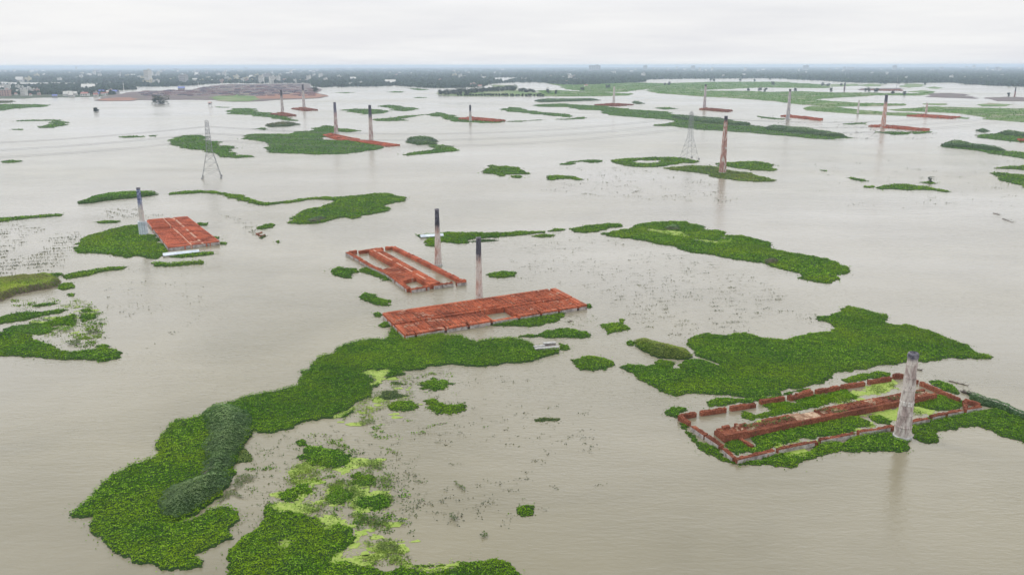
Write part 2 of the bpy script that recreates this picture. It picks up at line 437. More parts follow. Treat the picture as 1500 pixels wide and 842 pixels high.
    if base:
        pin = [Vector((a, b)) for a, b in poly]
        edges = [(i, (i + 1) % len(pin)) for i in range(len(pin))]
        nb = len(pin)
        if mound > 0:
            g = max(mw / 3.0, math.sqrt((x1 - x0) * (y1 - y0) / 3000))
            ax, ay = np.meshgrid(np.arange(x0, x1, g), np.arange(y0, y1, g)); ax, ay = ax.ravel(), ay.ravel()
            kk = inside(poly, ax, ay); ax, ay = ax[kk], ay[kk]
            if len(ax):
                kk = edge_dist(poly, ax, ay) > g * 0.4; ax, ay = ax[kk], ay[kk]
            pin += [Vector((a, b)) for a, b in zip(ax, ay)]
        for hq in hp:
            e0 = len(pin); pin += [Vector((a, b)) for a, b in hq]
            edges += [(e0 + i, e0 + (i + 1) % len(hq)) for i in range(len(hq))]
        vo, _, fo, *_ = delaunay_2d_cdt(pin, edges, [], 1, 1e-4)
        vx = np.array([a.x for a in vo]); vy = np.array([a.y for a in vo])
        vz = np.full(len(vo), ground)
        if mound > 0:
            dd = edge_dist(poly, vx, vy)
            vz = ground + mound * np.sin(np.clip(dd / mw, 0, 1) * np.pi / 2) * (0.75 + 0.5 * fbm(vx / 9, vy / 9, 5))
        F3 = np.array([list(f) for f in fo if len(f) == 3], int)
        for hq in hp:
            if len(F3):
                F3 = F3[~inside(hq, vx[F3].mean(1), vy[F3].mean(1))]
        if len(F3):
            a, b, c = F3[:, 0], F3[:, 1], F3[:, 2]
            ar = (vx[b] - vx[a]) * (vy[c] - vy[a]) - (vx[c] - vx[a]) * (vy[b] - vy[a])
            F3[ar < 0] = F3[ar < 0][:, ::-1]
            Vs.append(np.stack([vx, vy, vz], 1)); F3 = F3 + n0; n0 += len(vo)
        # skirt
        m_ = len(poly)
        sk = np.concatenate([np.c_[poly, np.full(m_, ground)], np.c_[poly, np.full(m_, -0.2)]])
        i = np.arange(m_); j = (i + 1) % m_
        Vs.append(sk); Fs.append(np.stack([n0 + i, n0 + j, n0 + m_ + j, n0 + m_ + i], 1))
        mi.append(np.ones(m_, int)); tn.append(np.zeros(m_))
    V = np.concatenate(Vs); off = np.array([cx, cy, 0.0])
    FF = [np.concatenate(Fs)]
    mis = np.concatenate(mi); tns = np.concatenate(tn)
    if len(F3):
        FF.append(F3); mis = np.concatenate([mis, np.ones(len(F3), int)]); tns = np.concatenate([tns, np.zeros(len(F3))])
    LEAFN[0] += len(F)
    if not base: kind = 'stuff'
    me = np_mesh(name, V - off, FF, [M[mat], M[basemat or 'under']], mis, tns)
    o = place(name, me, loc=(cx, cy, 0))
    return tag(o, label, cat, group, kind)
def mat_(label, spec, **k):
    return patch('hyacinth_mat', label, 'plant mat', spec, group='floating mats of water plants', **k)
def film(label, spec, z=0.022, amp=0.22):
    pts = W(spec); poly = rough_edge(pts, amp, int(abs(pts[0][0] * 31)), 4)
    pin = [Vector((a, b)) for a, b in poly]
    vo, _, fo, *_ = delaunay_2d_cdt(pin, [(i, (i + 1) % len(pin)) for i in range(len(pin))], [], 1, 1e-4)
    c = poly.mean(0)
    V = np.array([(a.x - c[0], a.y - c[1], 0.0) for a in vo])
    F3 = np.array([list(f) for f in fo if len(f) == 3], int)
    a, b, d = F3[:, 0], F3[:, 1], F3[:, 2]
    ar = (V[b, 0] - V[a, 0]) * (V[d, 1] - V[a, 1]) - (V[d, 0] - V[a, 0]) * (V[b, 1] - V[a, 1])
    F3[ar < 0] = F3[ar < 0][:, ::-1]
    # specks of the film breaking away round its edge
    n = int(40 + len(poly) * 0.8); k = rng.integers(0, len(poly), n)
    q = poly[k] + rng.normal(0, 0.8, (n, 2)) - c
    V2, F2 = leaves_mesh('f', q[:, 0], q[:, 1], np.zeros(n) + rng.uniform(0, 0.01, n), 0.30, 0.03, None, None)
    me = np_mesh('duckweed_film', np.concatenate([V, V2]), [F2 + len(V), F3], M['duckweed'])
    return tag(place('duckweed_film', me, loc=(c[0], c[1], z)), label, 'algae', 'lime green films of duckweed')

# ------------------------------------------------------------------ land of the far shores
def land(name, spec, mat, z=0.25, amp=0.05, label=None, extra=None):
    pts = W(spec) + (extra or [])
    poly = rough_edge(pts, amp, len(spec), 3)
    pin = [Vector((a, b)) for a, b in poly]
    vo, _, fo, *_ = delaunay_2d_cdt(pin, [(i, (i + 1) % len(pin)) for i in range(len(pin))], [], 1, 1e-3)
    V = np.array([(a.x, a.y, z) for a in vo]); F3 = np.array([list(f) for f in fo if len(f) == 3], int)
    a, b, d = F3[:, 0], F3[:, 1], F3[:, 2]
    ar = (V[b, 0] - V[a, 0]) * (V[d, 1] - V[a, 1]) - (V[d, 0] - V[a, 0]) * (V[b, 1] - V[a, 1])
    F3[ar < 0] = F3[ar < 0][:, ::-1]
    m_ = len(poly); n0 = len(V); i = np.arange(m_); j = (i + 1) % m_
    sk = np.concatenate([np.c_[poly, np.full(m_, z)], np.c_[poly, np.full(m_, -0.3)]])
    Q = np.stack([n0 + i, n0 + j, n0 + m_ + j, n0 + m_ + i], 1)
    o = place(name, np_mesh(name, np.concatenate([V, sk]), [Q, F3], M[mat]))
    tag(o, label, kind='structure'); return o, poly
FAR = [Vector((26000, 30000, 0)), Vector((-26000, 30000, 0))]
FORE = ('e6 -500,184 0,183 600,189 1100,200 1180,212 1200,225 1500,222 e7 250,212 330,208 520,193 800,194 1100,190 1270,193 1290,222 1390,228 1500,224 '
        'f1 150,256 300,252 480,250 600,243 680,250 850,262 1020,268 1200,262 1380,250 1400,232 1500,224 '
        'f2 60,222 180,216 300,214 400,214 500,225 700,238 850,235 1300,216 1310,192 1500,188 f3 250,185 700,182 1010,180 1190,188 1500,203 '
        'f4 250,182 560,185 780,184 980,180 1050,188 1200,200 1400,208 1800,214')
_, pmain = land('far_shore', FORE, 'land', 0.3, 0.03, 'flat wooded far shore running to the horizon', FAR)
LAG = sheet('lagoon', [G(a, b) for a, b in P('f2 20,176 130,173 290,178 284,190 200,196 130,206 150,212 60,212 10,205')], 0.34, M['water']); LAG['label'] = 'small pale pool in the far wood behind the islet'
_, pset = land('settled_shore', 'e6 -400,335 0,328 200,330 330,320 560,318 600,318 880,312 1000,292 1000,276 700,286 560,290 500,281 520,264 700,262 900,260 1200,250 1200,216 1100,211 700,203 450,207 300,216 -400,222', 'land', 0.32, 0.03, 'low built-up shore on the left with houses and trees')
_, pyard = land('brickyard_land', 'e6 830,346 880,320 960,300 1100,277 1300,262 1480,258 e7 60,255 250,250 350,228 450,212 560,202 800,202 1100,196 1270,197 1290,225 1370,242 1385,262 1340,280 1420,295 1440,312 1380,325 1200,335 1000,340 860,352 700,357 600,357 500,352 440,341 200,339 0,341 e6 1340,343 1220,342 1150,350 900,352', 'yard_land', 0.34, 0.03, 'mauve-brown spit of brickyard ground with stacked bricks')
land('bare_bank', 'e7 770,310 900,295 1100,286 1250,275 1390,292 1425,310 1340,322 1180,327 1000,330 860,330 780,322', 'brown_land', 0.42, 0.05, 'bare reddish earth at the tip of the brickyard spit')
land('bare_bank', 'e6 860,343 940,325 1050,320 1150,320 1215,333 1160,346 950,350', 'brown_land', 0.42, 0.05, 'bare reddish earth beach below the left settlement')
land('green_bank', 'e7 430,318 600,285 760,285 800,310 860,335 760,352 600,356 500,350', 'marsh', 0.44, 0.05, 'green slope at the foot of the brickyard spit')
_, pislet = land('wooded_islet_ground', 'f1 975,322 1000,297 1100,312 1200,287 1400,267 1500,258 f2 0,240 200,242 225,285 370,290 385,334 200,338 0,338 f1 1300,338 1150,335 1000,331', 'marsh', 0.36, 0.04, 'low green islet carrying a line of trees')
_, pm1 = land('marsh_field', 'f2 380,290 500,285 900,300 1240,315 1200,332 1000,338 700,339 400,338 330,325', 'marsh', 0.30, 0.04, 'green marsh tongue behind the pale slim chimney')
_, pm2 = land('marsh_field', 'f2 500,228 700,240 1300,219 1500,225 f3 200,222 480,212 1080,212 1340,228 1560,256 1500,268 1300,265 900,262 520,278 300,290 100,272 0,270 f2 1380,275 1200,300 920,303 740,285 620,262 560,240', 'marsh', 0.28, 0.04, 'patchy green marsh in front of the dark wood')
_, pm3 = land('marsh_field', 'c3 780,262 900,265 1100,275 1340,277 c4 100,283 250,278 450,285 640,286 900,290 1000,280 930,302 700,300 500,312 350,322 450,333 620,343 850,347 840,357 700,360 500,362 340,357 200,342 50,325 c3 1250,315 1100,308 950,297 850,290 790,280', 'marsh', 0.30, 0.03, 'long green marsh band right of centre')
_, pm4 = land('marsh_field', 'c4 750,378 900,370 1000,362 1200,368 1640,376 1640,450 1500,448 1400,441 1270,430 1300,424 1150,400 1000,392 800,385', 'marsh', 0.30, 0.03, 'broad green marsh reaching the right edge of the view')
_, pm5 = land('marsh_field', 'c4 290,370 330,360 450,362 600,380 760,395 900,398 1000,408 1200,425 1190,430 1050,420 760,410 560,402 400,390 300,382', 'marsh', 0.30, 0.03, 'narrow green marsh strip behind the tall orange chimney')
for i_, (sp_, lb_) in enumerate([
    ('f4 290,200 400,190 490,195 480,208 350,212', 'green shoal beside the dark clump of far trees'),
    ('f4 590,210 700,190 795,195 790,210 660,220', 'long green shoal in front of the far right wood'),
    ('f4 800,215 860,210 920,220 880,228 810,225', 'small dark shoal alone in the far right channel'),
    ('f4 -20,197 270,190 300,205 -20,215', 'pale green shoal at the foot of the far wood'),
    ('f4 300,225 600,222 600,232 300,238', 'thin brown shoal behind the marsh band'),
    ('f4 640,250 750,238 840,245 800,257', 'dark green shoal rising behind the marsh band'),
    ('f4 790,262 960,258 1140,285 1150,300 1000,295 800,288', 'grey-brown mud shoal in the far right water'),
    ('f4 1220,292 1360,286 1600,292 1600,320 1300,318', 'brown mud bank under the far right chimney'),
    ('c4 950,345 1080,345 1040,355 960,352', 'thin green shoal left of the far right marsh'),
    ('c4 1250,350 1300,342 1440,350 1400,360 1270,362', 'green shoal above the broad right marsh')]):
    land('shoal', sp_, 'marsh' if i_ not in (4, 6, 7) else 'yard_land', 0.3, 0.06, lb_)

# ------------------------------------------------------------------ far-off wood: one mass of crowns
ICO = None
def crown_cloud(name, x, y, w, hgt, z0, mat, seed=0):
    """many low-poly uneven crowns in one mesh"""
    n = len(x)
    base = [(0, 0, 1)]
    for k in range(5): base.append((math.cos(k * 1.2566) * 0.75, math.sin(k * 1.2566) * 0.75, 0.72))
    for k in range(6): base.append((math.cos(k * 1.0472 + .3), math.sin(k * 1.0472 + .3), 0.22))
    for k in range(6): base.append((math.cos(k * 1.0472 + .3) * .8, math.sin(k * 1.0472 + .3) * .8, -0.05))
    f = []
    for k in range(5): f.append((0, 1 + k, 1 + (k + 1) % 5))
    for k in range(5):
        f.append((1 + k, 6 + k, 6 + (k + 1) % 6)); f.append((1 + k, 6 + (k + 1) % 6, 1 + (k + 1) % 5))
    f.append((6 + 5, 6, 1)); 
    for k in range(6):
        f.append((6 + k, 12 + k, 12 + (k + 1) % 6)); f.append((6 + k, 12 + (k + 1) % 6, 6 + (k + 1) % 6))
    B = np.array(base); Fb = np.array(f); nb = len(B)
    a = rng.uniform(0, 6.283, n); ca, sa = np.cos(a), np.sin(a)
    jit = rng.uniform(0.72, 1.25, (n, nb, 3))
    Q = B[None] * jit
    X = (Q[..., 0] * ca[:, None] - Q[..., 1] * sa[:, None]) * w[:, None] / 2 + x[:, None]
    Y = (Q[..., 0] * sa[:, None] + Q[..., 1] * ca[:, None]) * w[:, None] / 2 + y[:, None]
    Z = Q[..., 2] * hgt[:, None] + z0
    V = np.stack([X, Y, Z], 2).reshape(-1, 3)
    F = (Fb[None] + (np.arange(n) * nb)[:, None, None]).reshape(-1, 3)
    tone = np.clip(np.repeat(rng.uniform(0.05, 0.8, n), len(Fb)) + rng.uniform(-.15, .25, n * len(Fb)), 0, 1)
    return place(name, np_mesh(name, V, F, M[mat], tone=tone))
def scatter_px(n, xa, xb, ya, yb, poly=None, power=1.0):
    """random ground points spread evenly over a window of the view, kept inside a land outline"""
    px = rng.uniform(xa, xb, n); py = ya + (yb - ya) * rng.random(n) ** power
    g = np.array([tuple(G(a, b))[:2] for a, b in zip(px, py)])
    if poly is not None: g = g[inside(poly, g[:, 0], g[:, 1])]
    return g[:, 0], g[:, 1]
def wood(n, xa, xb, ya, yb, poly, k=1.0, power=1.0, lo=7, hi=13):
    x, y = scatter_px(n, xa, xb, ya, yb, poly, power)
    d = np.hypot(x, y); w = np.maximum(rng.uniform(9, 16, len(x)), d / 819 * rng.uniform(2.0, 4.5, len(x))) * k
    return x, y, w, rng.uniform(lo, hi, len(x)) * np.clip(w / 14, 0.75, 1.35)
parts_ = [wood(5500, -60, 480, 104, 128, pmain, power=1.0), wood(9000, 470, 960, 99.5, 129, pmain, power=0.8), wood(17000, 930, 1580, 98, 128, pmain, power=0.85),
          wood(2200, -60, 215, 125, 139, pset, 0.8), wood(3500, 480, 1560, 97.6, 101, pmain), wood(400, -60, 480, 97.6, 101, pmain)]
x, y, w, hh = [np.concatenate(q) for q in zip(*parts_)]
lg_ = np.array([(v.co.x, v.co.y) for v in LAG.data.vertices]); k_ = ~inside(lg_, x, y); x, y, w, hh = x[k_], y[k_], w[k_], hh[k_]
o = crown_cloud('distant_wood', x, y, w, hh, 0.3, 'tree')
tag(o, 'dense dark wood stretching along the whole far shore', 'wood', kind='stuff')

# ------------------------------------------------------------------ trees one can tell apart
def tree(px, py, h, label, wide=0.9, group=None, mat='tree', leafn=1.0, low=.16, nb=9):
    p = G(px, py); psz = px_size(p.x, p.y)
    t_ = empty('tree', (p.x, p.y, 0.2), label, 'tree', group)
    r_ = random.Random(int(px * 37 + py)); mb = MB()
    th = h * 0.45; tip = Vector((r_.uniform(-.3, .3), r_.uniform(-.3, .3), th))
    mb.bar((0, 0, 0), tip, 0.035 * h, r2=0.022 * h, n=7)
    for k in range(5):
        a = k * 1.257 + r_.uniform(-.3, .3); l = h * r_.uniform(.25, .38)
        mb.bar(tip * r_.uniform(.7, 1), tip + Vector((math.cos(a) * l * .8 * wide, math.sin(a) * l * .8 * wide, l * .7)), 0.016 * h, r2=0.006 * h, n=5)
    mb.build('trunk', M['bark'], t_)
    n = int(max(170, min(1400, (h / psz) ** 2 * 5)) * leafn)
    cx = []
    for k in range(nb):
        a = r_.uniform(0, 6.28); rr = r_.uniform(0.05, 0.33) * h * wide
        cx.append((math.cos(a) * rr, math.sin(a) * rr, h * r_.uniform(low, .80), h * r_.uniform(.16, .26)))
    cx = np.array(cx); k = rng.integers(0, nb, n); v = rng.normal(0, 1, (n, 3)); v /= np.linalg.norm(v, axis=1)[:, None]
    q = v * (rng.uniform(0.55, 1.05, n) * cx[k, 3])[:, None]
    q[:, :2] *= wide; q += cx[k, :3]
    sz = max(0.35, psz * 0.85)
    V, F = leaves_mesh('c', q[:, 0], q[:, 1], q[:, 2], sz, 0.9, None, None)
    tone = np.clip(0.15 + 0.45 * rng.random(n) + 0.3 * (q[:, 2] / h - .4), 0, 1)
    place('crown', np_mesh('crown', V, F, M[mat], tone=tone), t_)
    return t_
tree(235.5, 152.5, 19, 'large round dark tree standing in water below the left settlement', 2.1, leafn=4, low=.05, nb=26)
tree(140, 163.5, 7, 'small dark bushy tree alone in open water on the left', 1.8, leafn=3, low=.05, nb=14)
tree(803, 137, 18, 'taller lone tree on the marsh right of the wooded islet', 0.9)
tree(814.5, 138.5, 12, 'shorter lone tree on the marsh right of the wooded islet', 0.9)
tree(1363, 268, 4.5, 'single small bush tree on a mat in the right-hand water', 1.1)
tree(1477, 141, 9, 'lone tree left of the far right slim chimney', 1.0)
tree(327 + 135, 135, 15, 'rounded dark green tree at the tip of the brickyard spit', 1.6, leafn=3, low=.05, nb=14)
def along(pts, n):
    xs = [p[0] for p in pts]; q = np.linspace(xs[0], xs[-1], n); return zip(q, np.interp(q, xs, [p[1] for p in pts]))
for X_, Y_ in along([(644, 140), (666, 140)], 12):
    tree(X_ + random.uniform(-1, 1), Y_ + random.uniform(-2, 0), random.uniform(11, 16), 'dark tree in the dense clump at the left tip of the wooded islet', 1.3, 'trees clumped at the left tip of the islet')
for X_, Y_ in along([(667, 139.5), (680, 138), (700, 136.3), (720, 135), (740, 133.5), (756, 133.5)], 46):
    tree(X_ + random.uniform(-1, 1), Y_ + random.uniform(-1.2, .6), random.uniform(11, 19), 'dark leafy tree in the line of trees on the wooded islet', random.uniform(1.0, 1.4), 'trees on the wooded islet')
for X_, Y_ in along([(762, 134.8), (782, 136)], 11):
    tree(X_ + random.uniform(-.5, .5), Y_ + random.uniform(-.5, .5), random.uniform(8, 12), 'low dark tree at the right tail of the wooded islet', 1.4, 'low trees at the tail of the islet')
for X_, Y_ in along([(672, 140.6), (700, 141), (740, 141), (795, 141.3)], 30):
    tree(X_ + random.uniform(-1, 1), Y_, random.uniform(5, 8), 'small bushy tree along the front shore of the wooded islet', 1.4, 'bushy trees fringing the islet')
for k_, (X_, Y_) in enumerate([(1041, 118.5), (1046, 119.5), (1084, 119), (1105, 119.3), (1128, 116.5), (1132, 125), (1096, 133), (1113, 133.5), (1121, 134), (1165, 134), (892, 129), (889, 129.5), (853, 133), (974, 125), (980, 125),
                                (1205, 126), (1213, 126.5), (1232, 126), (1218, 134), (1268, 134), (1272, 134.5), (1282, 135), (1308, 138), (1325, 140), (1290, 123), (1297, 123), (1316, 122.5), (1355, 124), (1285, 137)]):
    tree(X_, Y_, random.uniform(9, 15), 'scattered small dark tree on the open far marsh', 1.2, 'scattered trees on the far marsh')

# ------------------------------------------------------------------ distant buildings, each its own object
BM = {'w': solid('pale_render', (0.62, 0.61, 0.58)), 'g': solid('grey_render', (0.36, 0.36, 0.37)), 'p': solid('pink_render', (0.46, 0.31, 0.28)),
      'b': solid('blue_tin', (0.16, 0.20, 0.48)), 'y': solid('cream_render', (0.58, 0.53, 0.38)), 'r': solid('red_tin', (0.34, 0.15, 0.13)), 'gl': solid('dark_window', (0.05, 0.06, 0.07))}
def house_mesh(w, d, h, m, gable, nwin, floors):
    mb = MB(); mb.box((0, 0, h / 2), (w, d, h))
    if gable:
        hh = h + w * 0.22
        mb.quad((-w / 2 - .3, -d / 2 - .3, h + .02), (w / 2 + .3, -d / 2 - .3, h + .02), (w / 2 + .3, 0, hh), (-w / 2 - .3, 0, hh), 1)
        mb.quad((w / 2 + .3, d / 2 + .3, h + .02), (-w / 2 - .3, d / 2 + .3, h + .02), (-w / 2 - .3, 0, hh), (w / 2 + .3, 0, hh), 1)
    else:
        mb.box((0, 0, h + .35), (w + .5, d + .5, .6), m=1); mb.box((w * .22, d * .1, h + 1.6), (w * .25, d * .25, 2.0), m=0)
    for fl in range(floors):
        for k in range(nwin):
            X = -w / 2 + w * (k + .5) / nwin; Z = (fl + .5) * h / floors
            mb.box((X, -d / 2 - .02, Z), (w / nwin * .5, .12, h / floors * .45), m=2)
    F = [np.array(mb.f4)]
    return np_mesh('distant_building', np.array(mb.v, float), F, [BM[m], BM[gable or 'g'], BM['gl']], mb.m4)
KINDS = {'flat_w': (house_mesh(16, 14, 12, 'w', None, 4, 4), 'building', 'pale flat-roofed block'), 'flat_y': (house_mesh(20, 14, 9, 'y', None, 5, 3), 'building', 'cream flat-roofed building'),
         'tower': (house_mesh(16, 16, 22, 'w', None, 4, 9), 'building', 'pale tower block'), 'grey': (house_mesh(24, 16, 16, 'g', None, 5, 5), 'building', 'grey block'),
         'shed_w': (house_mesh(26, 12, 5, 'w', 'w', 4, 1), 'building', 'long white-roofed shed'), 'pink': (house_mesh(14, 12, 9, 'p', None, 4, 3), 'building', 'pinkish building'),
         'blue': (house_mesh(16, 9, 4, 'g', 'b', 3, 1), 'building', 'blue tin-roofed shed'), 'red': (house_mesh(12, 9, 4, 'w', 'r', 3, 1), 'building', 'red-roofed house')}
def house(kind, px, py, where, s=1.0, group=True, sz=None):
    me, cat, lb = KINDS[kind]
    p = G(px, py); o = place('distant_building', me, loc=(p.x, p.y, 0.3))
    o.rotation_euler.z = random.uniform(-.5, .5); o.scale = (s, s, s) if sz is None else sz
    tag(o, lb + ' ' + where, cat, (lb + ' ' + where) if group else None)
def city(n, xa, xb, ya, yb, poly, kinds, where, s=1.0, power=1.0):
    x, y = scatter_px(n * 3, xa, xb, ya, yb, poly, power)
    for a, b in list(zip(x, y))[:n]:
        k = random.choice(kinds); me, cat, lb = KINDS[k]
        o = place('distant_building', me, loc=(a, b, 0.3)); o.rotation_euler.z = random.uniform(-.6, .6)
        q = s * random.uniform(.7, 1.3); q = max(q, math.hypot(a, b) / 819 / 16 * random.uniform(1.1, 2.0)); o.scale = (q, q, min(q, 1.6) * random.uniform(1.2, 1.9))
        tag(o, lb + ' ' + where, cat, lb + ' ' + where)
city(105, -40, 480, 101, 123, pmain, ['flat_w', 'flat_w', 'flat_w', 'flat_y', 'flat_w', 'flat_y', 'grey', 'shed_w', 'shed_w', 'tower'], 'in the hazy city on the left horizon', 1.2)
city(26, 250, 480, 116, 122, pmain, ['flat_w', 'flat_y', 'shed_w', 'pink'], 'on the shore behind the brickyard spit', 0.9)
city(50, 480, 950, 101, 121, pmain, ['flat_w', 'flat_w', 'shed_w', 'flat_y', 'pink'], 'scattered through the wood in the middle distance', 1.0)
city(50, 950, 1540, 98.5, 106, pmain, ['flat_w', 'shed_w', 'tower', 'grey'], 'above the wood on the right horizon', 1.1)
city(14, 1000, 1480, 106, 120, pmain, ['shed_w', 'flat_w'], 'half hidden in the right-hand wood', 0.8)
city(16, 0, 60, 131, 141, pset, ['flat_w', 'shed_w', 'pink', 'red'], 'among the trees of the left settlement', 0.7)
city(16, 50, 175, 135, 143, pset, ['shed_w', 'pink', 'blue', 'red'], 'along the waterfront of the left settlement', 0.7)
house('flat_w', 40, 137, 'with two white storeys, largest in the left settlement', 1.3, False)
house('pink', 8, 141, 'with wide roof at the left edge of the settlement', 1.7, False)
house('red', 125, 141, 'brightest red roof on the settlement waterfront', 1.5, False)
house('blue', 169, 137.5, 'with vivid blue roof near the brickyard', 1.3, False)
house('blue', 266, 131.8, 'on the near side of the pale channel', 1.3, False)
house('shed_w', 130, 131, 'standing before the dark trees behind the settlement', 1.6, False)
house('flat_y', 219, 124, 'facing the left channel, broad and cream', 2.0, False)
house('flat_w', 229, 124, 'beside the broad cream building on the left channel', 1.5, False)
house('flat_y', 253, 119, 'tall and narrow on the left far shore', 1.4, False)
house('pink', 693, 127, 'tall and red-pink behind the wooded islet', 1.3, False)
house('red', 703, 128, 'by the tall red-pink building behind the islet', 1.2, False)
house('shed_w', 572, 123.5, 'largest white one on the middle far shore', 1.7, False)
house('flat_w', 514, 126, 'standing at the water on the middle far shore', 0.9, False)
house('flat_w', 527.5, 125.5, 'the wider one at the water on the middle far shore', 1.1, False)
house('pink', 831, 121.5, 'with pale lower wall at the edge of the centre wood', 1.0, False)
house('flat_w', 813, 120, 'at the left foot of the centre wood', 0.7, False)
house('red', 858.5, 127, 'alone on the centre marsh', 1.0, False)
house('shed_w', 741, 132, 'low between the islet trees', 0.9, False)
house('shed_w', 733, 132.5, 'half hidden by the islet trees', 0.7, False)
house('flat_w', 1437, 118, 'bright white on the far right promontory', 1.0, False)
# the long slab block standing above the horizon
o = place('distant_building', KINDS['grey'][0], loc=(G(871, 105).x, G(871, 105).y, 0.3)); o.scale = (6.0, 2.0, 4.5)
tag(o, 'very long grey block standing above the middle of the horizon', 'building')
for X_, Y_, sx_, h_ in [(945, 104, 2.2, 4.3), (1180, 104, 3.0, 4.2), (1310, 104, 2.0, 4.0), (1015, 104, 2.0, 4.1)]:
    p = G(X_, Y_); o = place('distant_building', KINDS['grey'][0], loc=(p.x, p.y, 0.3)); o.scale = (sx_, 2.0, h_)
    tag(o, 'grey block just breaking the right horizon', 'building', 'grey blocks breaking the horizon')

# brick stacks on the spit
mb = MB()
for r_ in range(3):
    for c_ in range(4): mb.box((-6 + c_ * 4 + .3 * r_, -2 + r_ * 2, 0.9 + .2 * (c_ % 2)), (3.4, 1.5, 1.8 + .4 * (c_ % 2)))
sm_ = np_mesh('brick_stack', np.array(mb.v), np.array(mb.f4), solid('sundried_brick', (0.24, 0.15, 0.16)))
sm2_ = np_mesh('brick_stack', np.array(mb.v), np.array(mb.f4), solid('ash_brick', (0.13, 0.12, 0.16)))
sm3_ = np_mesh('brick_stack', np.array(mb.v), np.array(mb.f4), solid('pale_brick_stack', (0.42, 0.32, 0.32)))
x, y = scatter_px(900, 205, 460, 124.5, 141, pyard)
for k_, (a, b) in enumerate(list(zip(x, y))[:290]):
    q = random.random(); me, c_ = (sm_, 'mauve') if q < .45 else ((sm2_, 'dark grey') if q < .85 else (sm3_, 'pale'))
    o = place('brick_stack', me, loc=(a, b, 0.34)); o.rotation_euler.z = random.uniform(-.4, .4); o.scale = (random.uniform(.8, 1.7), random.uniform(.8, 1.5), random.uniform(.6, 1.3))
    tag(o, 'rows of %s bricks stacked on the far spit' % c_, 'brick stack', '%s brick stacks on the spit' % c_)

# ------------------------------------------------------------------ near mats
FL = {}
def F_(key, label, spec, z=0.075): FL[key] = spec; film(label, spec, z)
F_('a', 'lime film in the inner bend of the long lower-left mat', 'e3 165,300 200,292 230,285 320,290 300,315 285,340 262,358 235,362 232,330 205,312')
F_('b', 'lime streak on the inner shore of the long lower-left mat', 'e3 30,520 70,505 110,485 140,470 142,485 100,512 60,532 30,535', 0.022)
F_('c', 'largest lime film at the head of the bottom mat', 'e4 250,388 300,380 345,378 400,388 450,398 462,412 430,432 380,425 340,420 290,425 262,405')
F_('d', 'forked lime film right of the bottom mat head', 'e4 450,445 520,438 570,450 605,458 612,492 570,480 530,500 505,508 510,480 480,468', 0.077)
F_('e', 'yellow lime spot in the middle of the bottom mat', 'e4 292,562 330,552 345,565 335,592 300,594')
F_('f', 'ragged lime film near the lower right of the bottom mat', 'e4 532,665 545,640 575,620 600,642 640,645 690,662 750,648 735,678 690,685 640,668 600,655 560,672')
F_('g', 'lime fringe along the tail of the bottom mat', 'e4 872,664 930,680 1000,688 1060,684 1110,672 1155,662 1150,680 1080,698 980,705 900,690')
F_('h', 'small lime patch against the bottom mat side', 'e4 622,580 650,568 682,578 660,596 625,600', 0.022)
F_('i', 'lime tongue beside the narrow mat above the bottom mat', 'e4 425,265 465,255 470,280 445,315 420,345 400,378 350,385 380,365 405,335 440,312 430,290', 0.022)
F_('j', 'lime crescent left of the round mid-lagoon mat', 'e4 345,215 400,185 440,192 470,212 430,235 390,240 350,258 342,238', 0.024)
F_('k', 'lime corner under the round mid-lagoon mat', 'e4 562,215 610,208 622,235 600,243 572,228', 0.024)
F_('l', 'lime film between the paired mats', 'e4 600,295 650,318 720,312 722,342 685,370 650,380 640,345 618,320', 0.024)
F_('m', 'lime ribbon trailing left of the paired mats', 'e4 520,310 560,290 600,292 560,320 540,345 525,360 470,385 440,380 500,360 525,335', 0.023)
F_('n', 'flat lime leaf shape right of the round mid-lagoon mat', 'e4 650,198 690,178 745,185 722,206 662,212', 0.024)
F_('p', 'lime film left of the second islet mat', 'e3 230,450 250,425 280,412 310,425 300,445 250,458', 0.024)
F_('q', 'lime scrap by the ragged mat edge', 'e4 695,562 740,575 830,560 850,572 800,590 740,585', 0.024)
F_('r', 'lime film in the far bay inside the ruined kiln', 'c7 862,338 920,320 1000,297 1040,292 1046,325 960,345 900,356', 0.024)
F_('s', 'bright lime film beside the foot of the leaning pale chimney', 'c7 875,420 960,405 1040,383 1092,378 1100,392 1060,430 1035,442 1000,438 960,418', 0.024)
F_('t', 'lime film right of the pale chimney inside the ruined kiln', 'c7 1090,386 1130,392 1185,404 1150,420 1090,410', 0.024)
F_('u', 'lime ribbon on the upper back of the long right-hand mat', 'd6 440,226 520,234 600,238 622,262 560,256 500,244', 0.085)
F_('v', 'second lime ribbon in the middle of the long right-hand mat', 'd6 650,270 720,278 800,262 765,290 700,286', 0.085)
F_('w', 'lime stripe in front of the outer wall of the ruined kiln', 'c7 600,545 740,510 740,520 620,556', 0.1)
F_('x', 'little lime tuft by the near corner of the long kiln', 'c6 592,716 620,712 622,726 600,730', 0.2)

